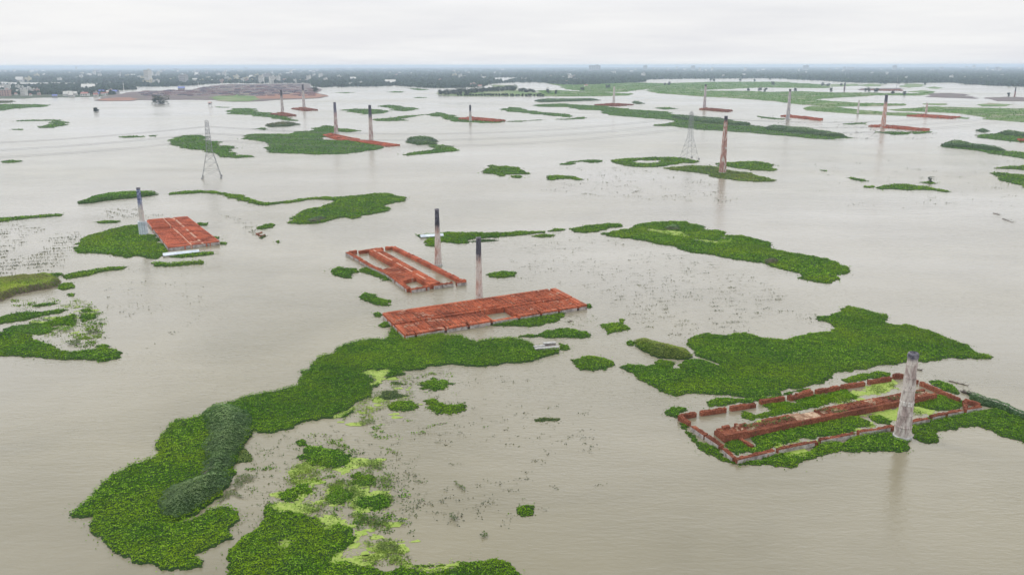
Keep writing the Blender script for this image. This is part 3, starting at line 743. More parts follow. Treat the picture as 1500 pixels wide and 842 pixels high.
mat_('long curving hyacinth mat sweeping from the lower left to the front of the long kiln',
     'c8 48,582 75,565 97,545 140,505 145,485 205,450 260,425 318,405 328,385 318,370 330,345 350,315 385,288 460,275 500,248 560,232 600,215 655,205 720,190 772,172 775,150 800,120 850,85 905,55 950,42 1040,35 '
     'e3 300,130 318,112 310,75 345,72 385,105 420,112 500,102 570,96 600,107 690,112 740,132 768,147 800,135 870,125 950,122 1010,135 1055,152 1060,180 1130,178 1190,180 1185,205 1130,215 1060,240 980,252 920,250 860,265 780,272 700,262 640,258 570,268 520,268 490,285 430,290 380,292 400,312 330,325 290,335 255,375 225,372 222,350 232,385 235,425 180,440 140,455 140,490 85,530 30,535 '
     'c8 860,285 790,292 740,318 690,330 650,330 618,322 612,345 590,380 570,410 560,440 545,500 500,545 430,590 385,612 420,605 455,590 480,570 520,560 575,575 580,600 555,625 565,660 520,675 470,700 440,712 470,730 465,750 400,760 330,758 290,740 250,740 230,720 180,700 160,675 150,655 110,640 105,620 125,595 85,597 55,597',
     h=0.55, holes=[FL['a'], FL['b']], amp=0.13)
patch('earth_mound', 'snaking raised mound of blue-green creepers on the lower-left mat', 'mound',
      'c8 462,280 500,252 560,253 610,270 622,300 612,345 590,385 565,420 552,465 530,510 480,552 430,587 385,608 345,600 325,565 350,520 400,495 450,480 470,450 478,410 468,390 490,345 470,320',
      'vine', h=0.7, mound=2.1, mw=6, basemat='under', tilt=0.6)
mat_('large lime-edged hyacinth mat cut by the bottom of the view', 'e4 45,860 45,724 45,680 40,640 50,600 90,570 115,540 150,525 190,500 205,470 215,430 215,395 250,382 300,385 340,418 400,430 450,450 500,460 520,490 580,478 640,500 655,540 650,570 610,590 580,620 540,640 545,665 600,660 640,670 700,685 760,690 800,710 860,692 880,676 900,668 960,680 1040,680 1100,675 1150,660 1200,665 1240,660 1290,652 1340,650 1390,665 1420,690 1440,724 1450,860',
     h=0.55, holes=[FL[k] for k in 'cdefg'], amp=0.13)
mat_('narrow slanting mat between the bottom mat and the lagoon', 'e4 290,335 320,325 370,300 420,285 440,310 400,340 380,365 330,378 295,365', amp=0.26, tshift=0.12)
mat_('rounded two-tone mat in the middle of the lower lagoon', 'e4 370,165 400,150 440,110 490,105 530,125 600,120 630,160 620,190 580,210 530,210 480,200 420,190', h=0.6, amp=0.26, tshift=0.12)
mat_('oval dark mat right of the round lagoon mat', 'e4 625,260 680,238 740,245 745,285 700,298 640,295', amp=0.26, tshift=0.12)
mat_('left one of the paired mats joined by lime film', 'e4 520,300 570,290 620,310 640,340 640,370 590,385 540,380 530,340', amp=0.26, tshift=0.12)
mat_('right one of the paired mats joined by lime film', 'e4 650,370 700,345 760,342 810,350 815,385 780,412 730,410 680,400 650,390', amp=0.26, tshift=0.12)
mat_('thin ragged grey-green mat below the paired mats', 'e4 610,440 660,425 730,440 800,465 770,490 730,520 670,515 660,480 620,465', mat='weed', base=False, gap=0.42, h=0.25)
mat_('ragged mat with lime top near the bottom mat tail', 'e4 695,560 740,568 830,560 860,590 850,610 790,610 730,600', mat='weed', gap=0.3, h=0.3, base=False)
mat_('thin weed strand trailing off the lime-topped ragged mat', 'e4 800,625 850,630 880,660 860,668 820,645', mat='weed', gap=0.35, base=False, h=0.2)
mat_('small bright clump above the round lagoon mat', 'e4 370,85 400,75 425,105 385,110')
mat_('small yellow-green clump against the creeper mound', 'e4 90,140 125,120 155,145 150,185 95,190', mat='weed', tshift=0.3, h=0.3)
mat_('thin sprawling weed mat beside the foot of the creeper mound', 'e4 80,255 120,243 185,250 160,275 120,285 75,325 140,360 60,350 0,385 0,365 60,310', mat='weed', gap=0.3, base=False, h=0.2)
mat_('isolated round green clump in the open lower water', 'e4 1422,400 1470,390 1510,395 1505,438 1450,446 1425,425', h=0.5)
mat_('little green sprig left of the isolated clump', 'e4 1100,440 1125,436 1140,465 1120,480', mat='weed', base=False, h=0.6)
mat_('tiny blue-green sprig below the isolated clump', 'e4 1248,535 1270,520 1290,540 1265,552', mat='weed', base=False, h=0.4)
mat_('stick-like weed strand slanting in the open lower water', 'e4 1125,280 1135,278 1178,322 1170,326', mat='weed', base=False, h=0.25)
mat_('small tuft right of the ragged mats', 'e4 855,465 880,458 900,470 885,485 860,482', mat='weed', base=False)
mat_('upper oval islet mat in the lagoon', 'e3 480,350 540,325 600,340 650,355 600,385 540,395 500,385', amp=0.26, tshift=0.12)
mat_('left oval islet mat in the lagoon with lime rim', 'e3 305,470 350,450 420,445 470,460 465,485 400,497 320,488', amp=0.26, tshift=0.1)
mat_('right smile-shaped islet mat in the lagoon', 'e3 520,440 550,435 570,460 640,465 710,455 715,490 670,505 610,518 550,505 518,485', amp=0.26, tshift=0.08)
mat_('ragged green mat off the inner shore of the long mat', 'e3 262,425 285,398 350,392 372,412 420,418 380,430 330,438 290,440', mat='weed', h=0.35, gap=0.2, tshift=0.1)
mat_('faint pale green mat in the lagoon shallows', 'e3 150,555 200,540 245,545 240,565 170,572', mat='weed', h=0.2, gap=0.2, base=False, tshift=0.2)
mat_('sliver mat pointing away from the lime bend', 'e3 325,348 360,348 405,362 350,362', mat='weed', h=0.25)
mat_('short green dash mat in the open lagoon', 'e3 1060,540 1110,530 1195,535 1190,545 1110,552 1065,552', mat='weed', h=0.3)
mat_('slim knobbly mat above the concrete slab', 'e3 980,120 1020,105 1080,108 1110,90 1170,80 1230,72 1335,90 1340,120 1300,128 1230,120 1150,125 1080,118 1040,122', amp=0.15)
mat_('small mat touching the right end of the concrete slab', 'e3 1190,150 1230,160 1248,180 1220,188 1192,182')
mat_('lone rounded mat between the long kiln and the ruined kiln', 'd6 110,800 190,785 270,800 300,825 270,845 150,850 130,825', h=0.5, amp=0.14)
mat_('star-shaped mat right of the long kiln', 'd6 245,648 320,640 322,622 350,625 352,650 372,665 360,672 310,680 272,692 262,670', amp=0.14)
mat_('mat pressed against the front wall of the long kiln', 'c6 845,683 900,670 1000,655 1100,640 1200,622 1278,608 1265,640 1200,668 1100,690 1000,686 900,686', h=0.4, amp=0.1)
mat_('tiny mat off the left tip of the long kiln', 'c6 245,620 270,612 290,622 285,638 250,636')
mat_('small mat below the left tip of the long kiln', 'c6 272,685 300,665 335,665 335,690 290,695')
mat_('tiny mat at the right tip of the long kiln', 'c6 1388,568 1410,568 1420,585 1400,592 1388,588')
mat_('crooked mat in the channel left of the long kiln', 'c6 165,530 200,505 260,520 290,540 340,550 335,575 290,580 240,565 175,545', amp=0.16)
mat_('clover-shaped mat left of the walled kiln', 'c6 20,385 60,370 120,378 160,380 165,400 130,405 130,430 80,428 30,412', amp=0.16)
mat_('tapering mat along the left wall of the walled kiln', 'c6 170,385 230,372 270,385 320,410 345,430 372,445 355,452 330,440 290,445 240,415 180,400', amp=0.14)
mat_('small oval mat right of the two middle chimneys', 'c6 850,410 900,400 945,392 1015,400 1010,420 940,430 870,425', amp=0.12)
mat_('long flat mat behind the left of the two middle chimneys', 'c6 475,200 520,195 600,190 650,182 800,185 950,187 1050,180 1160,178 1165,188 1080,195 1000,205 900,215 800,217 750,227 750,245 680,245 620,235 570,262 525,258 515,235 545,218 490,212', amp=0.12)
mat_('thin green sliver right of the long flat mat', 'c6 1090,205 1150,195 1220,200 1200,210 1140,212')
mat_('pale weed thread below the long flat mat', 'c6 745,235 830,222 920,228 860,235', mat='weed', h=0.2)
mat_('short mat bridging toward the long right-hand mat', 'd6 100,225 180,210 260,203 330,205 335,218 280,222 180,245 120,240')
mat_('small sliver left of the bridging mat', 'd6 5,238 40,225 90,228 60,237')
mat_('long tapering right-hand mat with lime ribbons crossing mid view', 'd6 243,245 330,228 370,228 385,212 460,198 540,192 620,195 700,218 705,232 760,232 790,245 780,255 860,255 940,275 990,290 1010,318 1100,335 1180,345 1270,370 1325,390 1338,412 1325,425 1280,430 1295,450 1250,467 1180,460 1110,445 1120,425 1060,410 1000,395 960,378 880,370 770,352 720,340 600,320 540,300 460,285 380,272 290,262',
     holes=[FL['u'], FL['v']], amp=0.12)
patch('earth_mound', 'grey-brown hump on the back of the long right-hand mat', 'mound', 'd6 520,228 545,215 590,218 595,230 560,236', 'vine', h=0.3, mound=1.5, mw=4, basemat='mud')
patch('earth_mound', 'brown hump near the tail of the long right-hand mat', 'mound', 'd6 955,372 990,360 1030,368 1020,380 970,382', 'wild', h=0.3, mound=1.2, mw=4, basemat='mud')
mat_('broad arrow-shaped hyacinth mat behind the ruined kiln on the right', 'c7 740,60 790,58 830,40 860,20 900,30 940,42 1000,52 990,75 1000,85 1080,90 1130,105 1200,130 1240,145 1300,165 1330,192 1385,205 1380,215 1300,210 1200,212 1150,225 1090,230 1000,235 960,240 930,250 870,262 800,265 800,285 770,305 720,310 690,325 640,320 600,330 610,350 560,350 530,360 470,355 400,345 330,342 270,340 225,352 180,335 130,310 70,270 15,245 50,232 110,240 150,235 215,250 240,250 230,235 255,220 300,215 370,237 390,240 340,217 290,192 265,155 290,130 330,120 400,130 480,118 520,130 570,140 630,145 680,130 740,120 790,115 800,95 780,80 745,75',
     h=0.5, amp=0.12)
patch('earth_mound', 'long grassy hump at the left end of the arrow-shaped mat', 'mound', 'c7 70,150 110,143 150,155 210,170 270,185 287,205 270,216 230,218 160,212 110,190 80,170', 'grass', h=0.3, mound=1.8, mw=5, basemat='under', tilt=0.5)
mat_('dark knob of leaves at the left tip of the grassy hump', 'c7 45,152 62,146 78,155 70,166 50,166')
mat_('small mat under the grassy hump', 'c7 145,228 175,216 215,225 217,248 160,245')
# around and inside the ruined kiln
mat_('small mat off the far left corner of the ruined kiln', 'c7 185,405 210,390 262,393 270,404 236,412 232,430 190,422')
mat_('fringing mat outside the near wall of the ruined kiln', 'c7 238,447 275,458 292,505 385,547 400,575 440,592 520,586 600,566 740,530 880,497 1000,480 1022,490 1030,502 1078,512 1080,545 1050,557 960,550 880,555 830,550 780,560 740,575 690,590 650,612 600,608 540,600 460,605 400,590 360,570 310,545 300,525 280,510 265,480 245,462', amp=0.13)
mat_('mat spreading right from the foot of the pale chimney', 'c7 1092,452 1150,446 1275,412 1290,415 1345,402 1400,398 1440,412 1560,440 1560,540 1500,522 1420,500 1380,475 1330,460 1280,465 1220,475 1180,485 1190,500 1180,522 1130,520 1095,505 1088,475', amp=0.13)
mat_('main green patch between ridge and near wall of the ruined kiln', 'c7 500,500 545,487 650,462 760,437 860,420 900,428 930,440 940,458 880,470 740,503 600,536 520,530 505,515', h=0.35)
mat_('green patch by the left spur inside the ruined kiln', 'c7 398,508 440,502 478,512 505,532 455,545 432,552 402,530', h=0.35)
mat_('oval green patch before the lime film inside the ruined kiln', 'c7 930,425 975,420 1015,440 1010,455 960,450', h=0.35)
mat_('green patch at the right end inside the ruined kiln', 'c7 1097,372 1150,358 1190,345 1270,365 1278,385 1225,402 1185,405 1130,392 1095,385', h=0.35)
mat_('green patch outside the right wall of the ruined kiln', 'c7 1150,295 1190,292 1240,310 1256,345 1222,335 1160,303', h=0.4)
mat_('thin mat between ridge and far wall of the ruined kiln', 'c7 465,405 520,420 560,408 600,405 590,390 540,385 600,378 640,400 690,395 700,370 680,355 740,345 780,355 810,333 850,330 880,347 890,357 830,370 760,385 700,400 640,412 560,425 500,440 465,430', mat='hyacinth', h=0.25, amp=0.15)
mat_('mat outside the far left wall of the ruined kiln', 'c7 340,370 370,358 470,360 530,356 620,342 700,322 720,322 640,347 530,366 425,380 345,390', h=0.35)
mat_('mat outside the far right wall of the ruined kiln', 'c7 830,290 880,275 960,258 1008,265 1008,276 930,287 850,300', h=0.35)
patch('earth_mound', 'dark creeper-covered spit at the far right tip of the ruined kiln', 'mound', 'c7 1290,340 1350,355 1420,380 1480,408 1540,440 1490,436 1440,416 1400,400 1340,385 1300,360', 'vine', h=0.4, mound=0.9, mw=3, basemat='under')

# left side
mat_('wide lobed mat left of the red-roofed kiln', 'c5 305,345 330,310 360,295 420,282 450,268 520,255 575,252 580,270 605,290 625,292 640,305 680,345 690,358 665,380 640,392 600,388 560,378 520,388 480,380 450,372 400,370 330,368 305,360', amp=0.12)
mat_('thin mat in front of the sunken tin roof by the left kiln', 'c5 695,383 760,372 830,364 880,362 880,372 820,380 740,387')
mat_('narrow caterpillar mat below the left kiln', 'c5 620,408 660,405 700,410 780,403 835,400 838,412 760,418 680,424 630,420', h=0.7)
patch('earth_mound', 'low dark green ridge in the water behind the left kiln chimney', 'mound', 'c5 320,158 380,135 450,125 550,118 640,118 650,128 560,140 460,150 380,162 330,166', 'meadow', h=0.4, mound=1.4, mw=6, basemat='under')
mat_('slender green spit at the left edge', 'c5 -60,226 0,222 40,220 120,215 200,208 262,208 250,215 160,222 60,232 0,240 -60,246')
mat_('small sliver left of the left kiln chimney', 'c5 385,240 430,234 495,235 480,243 420,246')
mat_('little mat behind the far corner of the left kiln', 'c5 810,242 855,245 850,255 820,254')
mat_('little mat at the right corner of the left kiln', 'c5 905,322 935,325 930,333 905,332')
mat_('very small mat on the right side of the left kiln', 'c5 880,298 905,302 900,310 885,306')
mat_('long thin mat reaching right from the grassy bank', 'c5 250,460 320,445 400,432 470,425 530,422 500,435 420,445 330,465 270,475', h=0.5)
mat_('dark strip along the top of the grassy bank', 'c5 -60,488 0,480 100,463 230,450 262,452 240,462 150,470 60,480 -60,500', h=0.6)
patch('earth_mound', 'yellow-green grassy bank with a brown edge at the left edge', 'mound', 'c5 -80,486 60,472 200,462 245,470 240,495 228,508 160,520 80,535 20,560 -80,600', 'grass', h=0.2, mound=1.6, mw=2.5, basemat='mud', tilt=0.4, tshift=0.1)
mat_('mat off the right end of the grassy bank', 'c5 240,495 300,488 310,510 260,520 240,515', gap=0.2)
mat_('tiny mat below the right end of the grassy bank', 'c5 275,535 310,532 300,545 280,545')
mat_('slim leaf-shaped mat below the grassy bank', 'c5 130,583 200,572 250,573 200,583 150,588')
mat_('long upper mat in the left-edge cluster', 'c5 -60,650 0,630 40,620 110,608 180,608 240,598 285,600 250,615 180,625 120,640 60,650 0,660 -60,668', amp=0.14)
mat_('middle mat of the left-edge cluster', 'c5 180,655 240,635 300,620 310,640 300,665 240,665 200,670', amp=0.15)
mat_('grey withered mat in the left-edge cluster', 'c5 10,680 60,665 140,655 210,662 215,690 160,705 90,700 20,690', mat='meadow', h=0.3, amp=0.14)
mat_('upper right scrap of the left-edge cluster', 'c5 330,600 370,595 385,605 345,610')
mat_('right-hand mat of the left-edge cluster', 'c5 340,625 390,618 395,635 350,650', amp=0.15)
mat_('small thin mat in the heart of the left-edge cluster', 'c5 240,675 300,670 290,690 245,690', gap=0.2, base=False)
mat_('thin scrap near the foot of the left-edge cluster', 'c5 270,735 320,725 335,740 290,748', mat='weed', gap=0.2, base=False)
mat_('fleck of weed above the foot of the left-edge cluster', 'c5 350,690 395,685 400,697 360,700', mat='weed', gap=0.2, base=False)
mat_('thick dark hyacinth mat at the left edge with a hooked tail', 'c5 -80,697 0,692 60,695 130,710 180,735 230,760 290,775 350,765 420,755 480,765 503,780 480,805 420,815 350,805 270,808 200,800 130,795 60,790 -80,792', h=0.55, amp=0.12)
mat_('small mat riding above the hooked tail at the left edge', 'c5 390,752 420,743 460,750 430,757')
mat_('long winding mat ending in a broad wing, upper left of centre', 'c5 695,128 695,122 740,115 830,110 900,115 e2 0,138 160,160 250,165 300,185 350,205 400,220 480,218 560,208 640,195 740,185 820,178 900,182 960,178 1050,170 1150,155 1260,155 1290,170 1385,185 1370,212 1300,220 1240,235 1265,265 1200,290 1100,305 1020,332 960,322 900,330 850,345 760,365 640,368 565,360 580,350 610,340 640,290 720,260 800,250 870,225 880,205 820,200 740,198 660,210 560,225 480,232 420,240 350,235 300,215 220,205 160,180 80,158 0,155 c5 820,120 740,125', amp=0.12)
patch('earth_mound', 'grey hump at the near edge of the broad-winged mat', 'mound', 'e2 690,345 740,325 820,320 840,335 760,358 702,361', 'vine', h=0.3, mound=1.3, mw=5, basemat='mud')
mat_('bright oval mat below the winding mat', 'e2 350,390 400,370 460,362 482,375 470,392 400,402 360,402')
mat_('small round mat by the little sunken brick frame', 'e2 485,485 505,478 520,490 500,500')
mat_('weedy scrap under the little sunken brick frame', 'e2 370,462 410,440 418,452 395,468', mat='weed')

# ------------------------------------------------------------------ middle and far mats
def fm(label, spec, **k):
    k.setdefault('mat', 'meadow'); k.setdefault('h', 0.5)
    return mat_(label, spec, **k)
def ridge(label, spec, mound=2.0, mw=8, mat='vine', **k):
    return patch('earth_mound', label, 'mound', spec, mat, h=0.6, mound=mound, mw=mw, basemat='under', **k)
fm('broad mat around the twin chimneys upper left of centre', 'c2 -45,520 0,512 100,512 200,512 240,498 320,495 370,470 410,465 470,480 560,488 600,495 540,503 480,500 420,508 385,515 400,545 470,548 540,548 650,564 720,577 700,595 600,612 500,622 350,625 200,620 90,615 80,600 90,575 70,558 10,550')
fm('teardrop mat behind the left lattice pylon', 'c1 925,547 960,535 1000,520 1090,518 1150,530 1200,560 1270,600 1285,628 1390,632 1400,638 1300,645 1230,640 1160,615 1090,600 1000,590 940,575 935,560')
fm('thin mat in the water right of the twin chimneys', 'c2 665,430 740,425 830,412 950,405 880,418 820,430 850,438 760,442 680,440')
fm('leaf-shaped mat between and behind the twin chimneys', 'c2 480,380 560,373 700,378 745,390 700,400 600,405 540,392')
fm('oval mat farther behind the twin chimneys', 'c2 690,360 740,353 830,360 890,378 820,388 750,382')
ridge('dark oval hump right of the twin chimneys', 'c2 840,548 900,530 980,532 1015,550 1000,568 900,572 850,562', 1.5)
fm('boomerang-shaped mat right of the dark hump', 'c2 825,625 900,610 990,600 1000,588 960,575 1000,570 1060,575 1110,580 1130,605 1060,612 960,622 850,632')
fm('curving mat left of the distant paired chimneys', 'c1 1255,385 1290,372 1370,370 1420,385 1500,400 c2 60,400 150,405 200,430 250,440 190,440 100,425 0,412 c1 1400,408 1290,405')
fm('small mat left of the grey slab-like bank', 'c2 5,485 50,478 80,488 60,492')
ridge('grey slab-like bank left of the twin chimneys', 'c2 70,465 120,455 200,450 265,460 200,470 100,475', 1.6, 6, 'wild')
fm('thin green apron of the lone small kiln left of centre', 'c2 975,400 1010,392 1060,400 1100,415 1180,425 1300,440 1390,440 1370,450 1250,452 1140,445 1040,425')
fm('dark green band behind the lone small kiln', 'c2 1360,380 1420,365 1500,382 c3 150,385 300,400 370,415 340,420 200,405 c2 1400,390')
fm('small fleck of mat below the dark green band', 'c3 275,432 380,425 430,418 435,428 340,434')
fm('faint line of mat left of the dark green band', 'c3 0,445 60,440 210,434 100,445')
fm('five-lobed mat in the centre of the open river', 'e5 168,350 210,330 260,305 340,300 400,295 500,305 580,340 655,365 640,380 560,380 420,382 410,400 350,400 330,380 180,372', mat='hyacinth')
fm('scrap above the five-lobed mat', 'e5 225,292 300,285 305,300 240,303', mat='hyacinth')
fm('scrap below the five-lobed mat', 'e5 465,395 570,390 575,410 540,418 470,408', mat='hyacinth')
fm('slim mat right of the five-lobed mat', 'e5 820,395 930,388 1050,395 1120,405 1200,432 1120,440 1060,425 940,428 880,440 820,435 830,415', mat='hyacinth')
fm('pale small mat above the slim mat', 'e5 950,275 1040,262 1115,270 1060,285 970,285')
fm('thin mat leading to the ring-shaped mat', 'e5 1020,255 1150,242 1260,235 1370,238 1360,258 1250,265 1180,252 1060,262')
fm('ring-shaped mat round a pool at the foot of the right lattice pylon', 'c3 583,655 640,648 740,645 820,638 940,640 1010,648 1060,662 1040,672 970,670 900,685 820,695 700,692 630,680', holes=['c3 700,665 760,655 860,655 860,668 780,675'], nofill=True, mat='hyacinth')
fm('streaky mat round the foot of the tall reddish chimney', 'd7 80,605 150,598 250,590 350,580 450,583 560,585 650,600 740,625 830,640 1000,655 1060,690 1140,700 1250,730 1200,748 1050,748 900,740 700,715 560,695 540,670 400,650 250,635 140,625', mat='grass')
fm('green mat right of the tall reddish chimney', 'd7 615,560 720,548 900,540 1020,535 1120,548 1210,570 1200,595 1260,620 1200,638 1000,630 850,610 740,590 640,590', mat='hyacinth')
fm('great diagonal green band crossing behind the tall reddish chimney', 'c3 230,348 300,345 400,352 560,358 700,378 850,388 930,405 1000,420 1100,430 1200,435 1260,452 1340,455 c4 0,462 80,475 200,480 320,490 440,512 520,525 545,535 440,542 300,535 150,520 0,505 c3 1250,500 1060,488 940,470 820,468 830,460 920,452 930,440 850,430 700,420 560,402 540,385 400,378 360,365 180,362 150,352')
ridge('dark ridge on the right end of the great diagonal band', 'c4 75,480 120,472 220,482 320,490 430,510 520,525 535,532 430,528 300,512 150,498 90,492', 3.0, 9)
ridge('dark ridge along the back of the great diagonal band', 'c3 930,414 1000,417 1100,428 1200,433 1260,450 1350,457 1330,468 1200,462 1100,452 1000,440 940,428', 2.6, 9)
ridge('dark low ridge left of the pale slim chimney', 'c3 170,328 230,323 330,325 460,322 530,327 400,332 300,335 200,337', 2.5, 10)
fm('thin mat right of the pale slim chimney', 'c3 840,367 900,365 960,375 880,378')
ridge('small dark hump beside the pale slim chimney', 'c3 710,342 740,333 770,345 720,347', 3, 8)
fm('thin sliver mat left of the far brick heap', 'c4 35,412 100,420 190,428 180,434 60,425')
fm('thin sliver mat between two far kilns', 'c4 500,458 560,452 640,448 630,456 540,461')
fm('thread of weed below the kiln of the tall orange chimney', 'c4 690,500 800,500 880,505 870,512 780,518')
fm('small green mat at the right tail of the orange chimney kiln', 'c4 860,498 930,500 985,497 960,508 900,513')
ridge('small rounded hump near the right edge', 'c4 1225,495 1270,486 1312,497 1290,506', 2.0, 8)
fm('green mat at the right edge above the long dark-backed mat', 'c4 1235,520 1300,512 1400,508 1580,515 1580,570 1500,560 1400,550 1240,530')
ridge('dark back of the upper right-edge mat', 'c4 1355,508 1400,498 1500,512 1580,520 1580,534 1500,528 1380,516', 2.2, 8)
fm('long dark-backed mat at the right edge', 'c4 1040,575 1100,562 1200,575 1300,592 1400,605 1600,625 1600,665 1500,648 1350,625 1200,600 1100,590 1050,584')
ridge('dark hump forming the back of the long right-edge mat', 'c4 1042,572 1070,560 1100,557 1160,562 1230,575 1330,590 1400,603 1380,608 1280,600 1180,590 1100,586 1050,582', 2.6, 8)
fm('upper strip mat at the right edge below the dark-backed mat', 'e1 1285,312 1360,300 1440,296 1600,290 1600,330 1500,326 1400,318', mat='hyacinth')
fm('fan-shaped mat cut by the right edge', 'e1 1255,345 1330,340 1400,350 1600,365 1600,450 1490,445 1480,430 1400,410 1330,395 1320,375', mat='hyacinth')
fm('thin slanting mat left of the cigar-shaped mat', 'e1 275,376 330,375 400,390 435,403 380,402 320,388', mat='hyacinth')
fm('small two-lobed mat left of the cigar-shaped mat', 'e1 400,432 470,432 478,442 440,448 402,445', mat='hyacinth')
fm('cigar-shaped mat in the open water on the right', 'e1 480,445 520,432 600,422 680,418 740,428 820,435 900,452 1000,474 950,476 880,465 760,460 700,465 580,455 520,458', mat='hyacinth')
fm('little mat carrying the single bush tree', 'e1 780,410 850,398 905,415 860,422', mat='hyacinth')
fm('dark dash of mat far left of the cigar-shaped mat', 'e1 100,325 150,328 140,334')
fm('spoon-shaped mat at the upper left edge', 'c1 -60,352 0,348 100,348 200,350 280,352 260,362 120,370 40,382 -60,388')
ridge('low dark mud tongue at the upper left edge', 'c1 -60,330 0,332 80,333 60,340 -60,345', 0.8, 8, 'wild')
fm('hook-shaped mat in the upper left water', 'c1 205,472 260,460 300,444 260,440 90,442 110,437 260,433 340,435 380,448 360,465 300,478 215,480')
fm('short flat mat right of the hook-shaped mat', 'c1 645,528 720,522 798,524 780,530 680,533')
fm('tiny flat mat next to the short flat mat', 'c1 815,520 865,518 862,526 820,526')
fm('small spindle mat at the left edge of the open river', 'c1 12,662 50,655 120,658 128,662 80,670 30,671')
fm('sliver mat off the brickyard spit', 'c1 1180,363 1260,364 1260,367 1200,367')
fm('sliver mat below the hook-shaped mat', 'c1 60,486 125,485 120,490 70,490')
fm('far left sliver in the middle channel', 'f1 50,306 120,304 240,306 150,312')
fm('far middle sliver in the middle channel', 'f1 520,302 600,294 680,300 640,306')
fm('far right sliver in the middle channel', 'f1 750,350 820,346 870,351 800,354')
fm('thin shoal mat by the far middle shore', 'f1 690,270 780,268 900,282 800,286')

# ------------------------------------------------------------------ countless floating scraps of weed and stalk tips
def weeds(name, label, spec, per_px, mat='weed', size=0.45, rows=None, clump=3, seed=1, sc=12, thr=.44):
    pp = P(spec); xs = [a for a, b in pp]; ys = [b for a, b in pp]
    poly = np.array([tuple(G(a, b))[:2] for a, b in pp])
    n = int((max(xs) - min(xs)) * (max(ys) - min(ys)) * per_px)
    px = rng.uniform(min(xs), max(xs), n); py = rng.uniform(min(ys), max(ys), n)
    g = np.array([tuple(G(a, b))[:2] for a, b in zip(px, py)])
    g = g[inside(poly, g[:, 0], g[:, 1])]
    g = g[fbm(g[:, 0] / sc, g[:, 1] / (sc * 1.5), seed) > thr]
    if rows:
        ang, sp = rows; c, s_ = math.cos(ang), math.sin(ang)
        u = g[:, 0] * c + g[:, 1] * s_; v = -g[:, 0] * s_ + g[:, 1] * c
        v = np.round(v / sp) * sp + rng.normal(0, sp * 0.08, len(v))
        g = np.stack([u * c - v * s_, u * s_ + v * c], 1)
    k = np.repeat(np.arange(len(g)), rng.integers(1, clump * 2, len(g)))
    ps = px_size(*g.mean(0))
    q = g[k] + rng.normal(0, 0.35 * max(1, ps / 0.25), (len(k), 2)) * np.array([1.5, 1.0])
    V, F = leaves_mesh(name, q[:, 0], q[:, 1], 0.03 + rng.random(len(q)) ** 2 * 0.3, max(size, ps * 0.75), 0.8, None, None)
    me = np_mesh(name, V, F, M[mat], tone=rng.random(len(F)))
    return tag(place(name, me), label, 'weeds', kind='stuff')
weeds('floating_weeds', 'thin scraps of weed dotted over the lower lagoon', 'e3 20,560 140,480 240,420 430,300 600,270 700,290 860,300 1300,330 1400,560 1400,900 1200,1100 700,1100 300,1000 60,900 -100,700', 0.006, 'wild', 0.3, clump=4, seed=3)
weeds('floating_weeds', 'scraps of weed crowded around the bottom mats', 'e4 100,130 250,60 400,20 600,80 900,60 1000,300 900,650 600,650 450,420 200,480 60,540 80,380', 0.013, 'weed', 0.30, clump=4, seed=5)
weeds('drowned_stalks', 'rows of drowned crop stalks right of the middle chimneys', 'd6 -150,300 60,265 240,270 560,330 900,400 1000,470 1200,590 1150,650 900,680 650,690 550,700 380,640 240,500 100,470 -20,480 -160,440', 0.026, 'wild', 0.35, rows=(0.16, 4.2), clump=4, seed=8)
weeds('drowned_stalks', 'rows of drowned stalks left of the left kiln', 'c5 -40,250 110,250 330,290 300,400 200,440 0,470 -60,450', 0.07, 'wild', 0.5, rows=(0.3, 6), clump=4, seed=2)
weeds('drowned_stalks', 'drowned stalks behind the left kiln chimney', 'c5 440,180 570,185 650,200 640,220 560,225 400,215', 0.10, 'wild', 0.5, rows=(2.4, 6), clump=4, seed=4)
weeds('floating_weeds', 'weed scraps along the left-edge cluster', 'c5 150,560 330,580 430,600 440,730 330,790 240,760 100,700 0,600', 0.025, 'weed', 0.4, clump=5, seed=6)
weeds('floating_weeds', 'sparse weed scraps in the water right of the left-edge cluster', 'c5 430,440 700,430 860,500 850,640 600,760 500,700 440,600', 0.012, 'wild', 0.4, clump=2, seed=12)
weeds('floating_weeds', 'drifting scraps in the open water on the far right', 'e1 0,230 600,240 1400,260 1500,700 1200,640 700,590 200,560 0,520', 0.006, 'wild', 0.6, clump=4, seed=14)
weeds('floating_weeds', 'drifting scraps right of the fan of stalk rows', 'c6 1000,540 1100,520 1464,560 1464,700 1300,690', 0.02, 'weed', 0.4, clump=3, seed=15)
weeds('floating_weeds', 'weed threads by the little sunken brick frame', 'e2 120,300 260,330 420,400 400,460 260,420', 0.08, 'wild', 0.5, clump=4, seed=16)
weeds('floating_weeds', 'drifting specks below the ring-shaped mat', 'c3 200,690 600,690 1100,760 1300,900 600,860 200,820', 0.03, 'wild', 0.7, clump=3, seed=17)
weeds('floating_weeds', 'drifting specks among the far kilns', 'c4 0,390 300,440 700,440 1000,490 1000,540 600,540 100,440', 0.05, 'wild', 1.0, clump=4, seed=18)

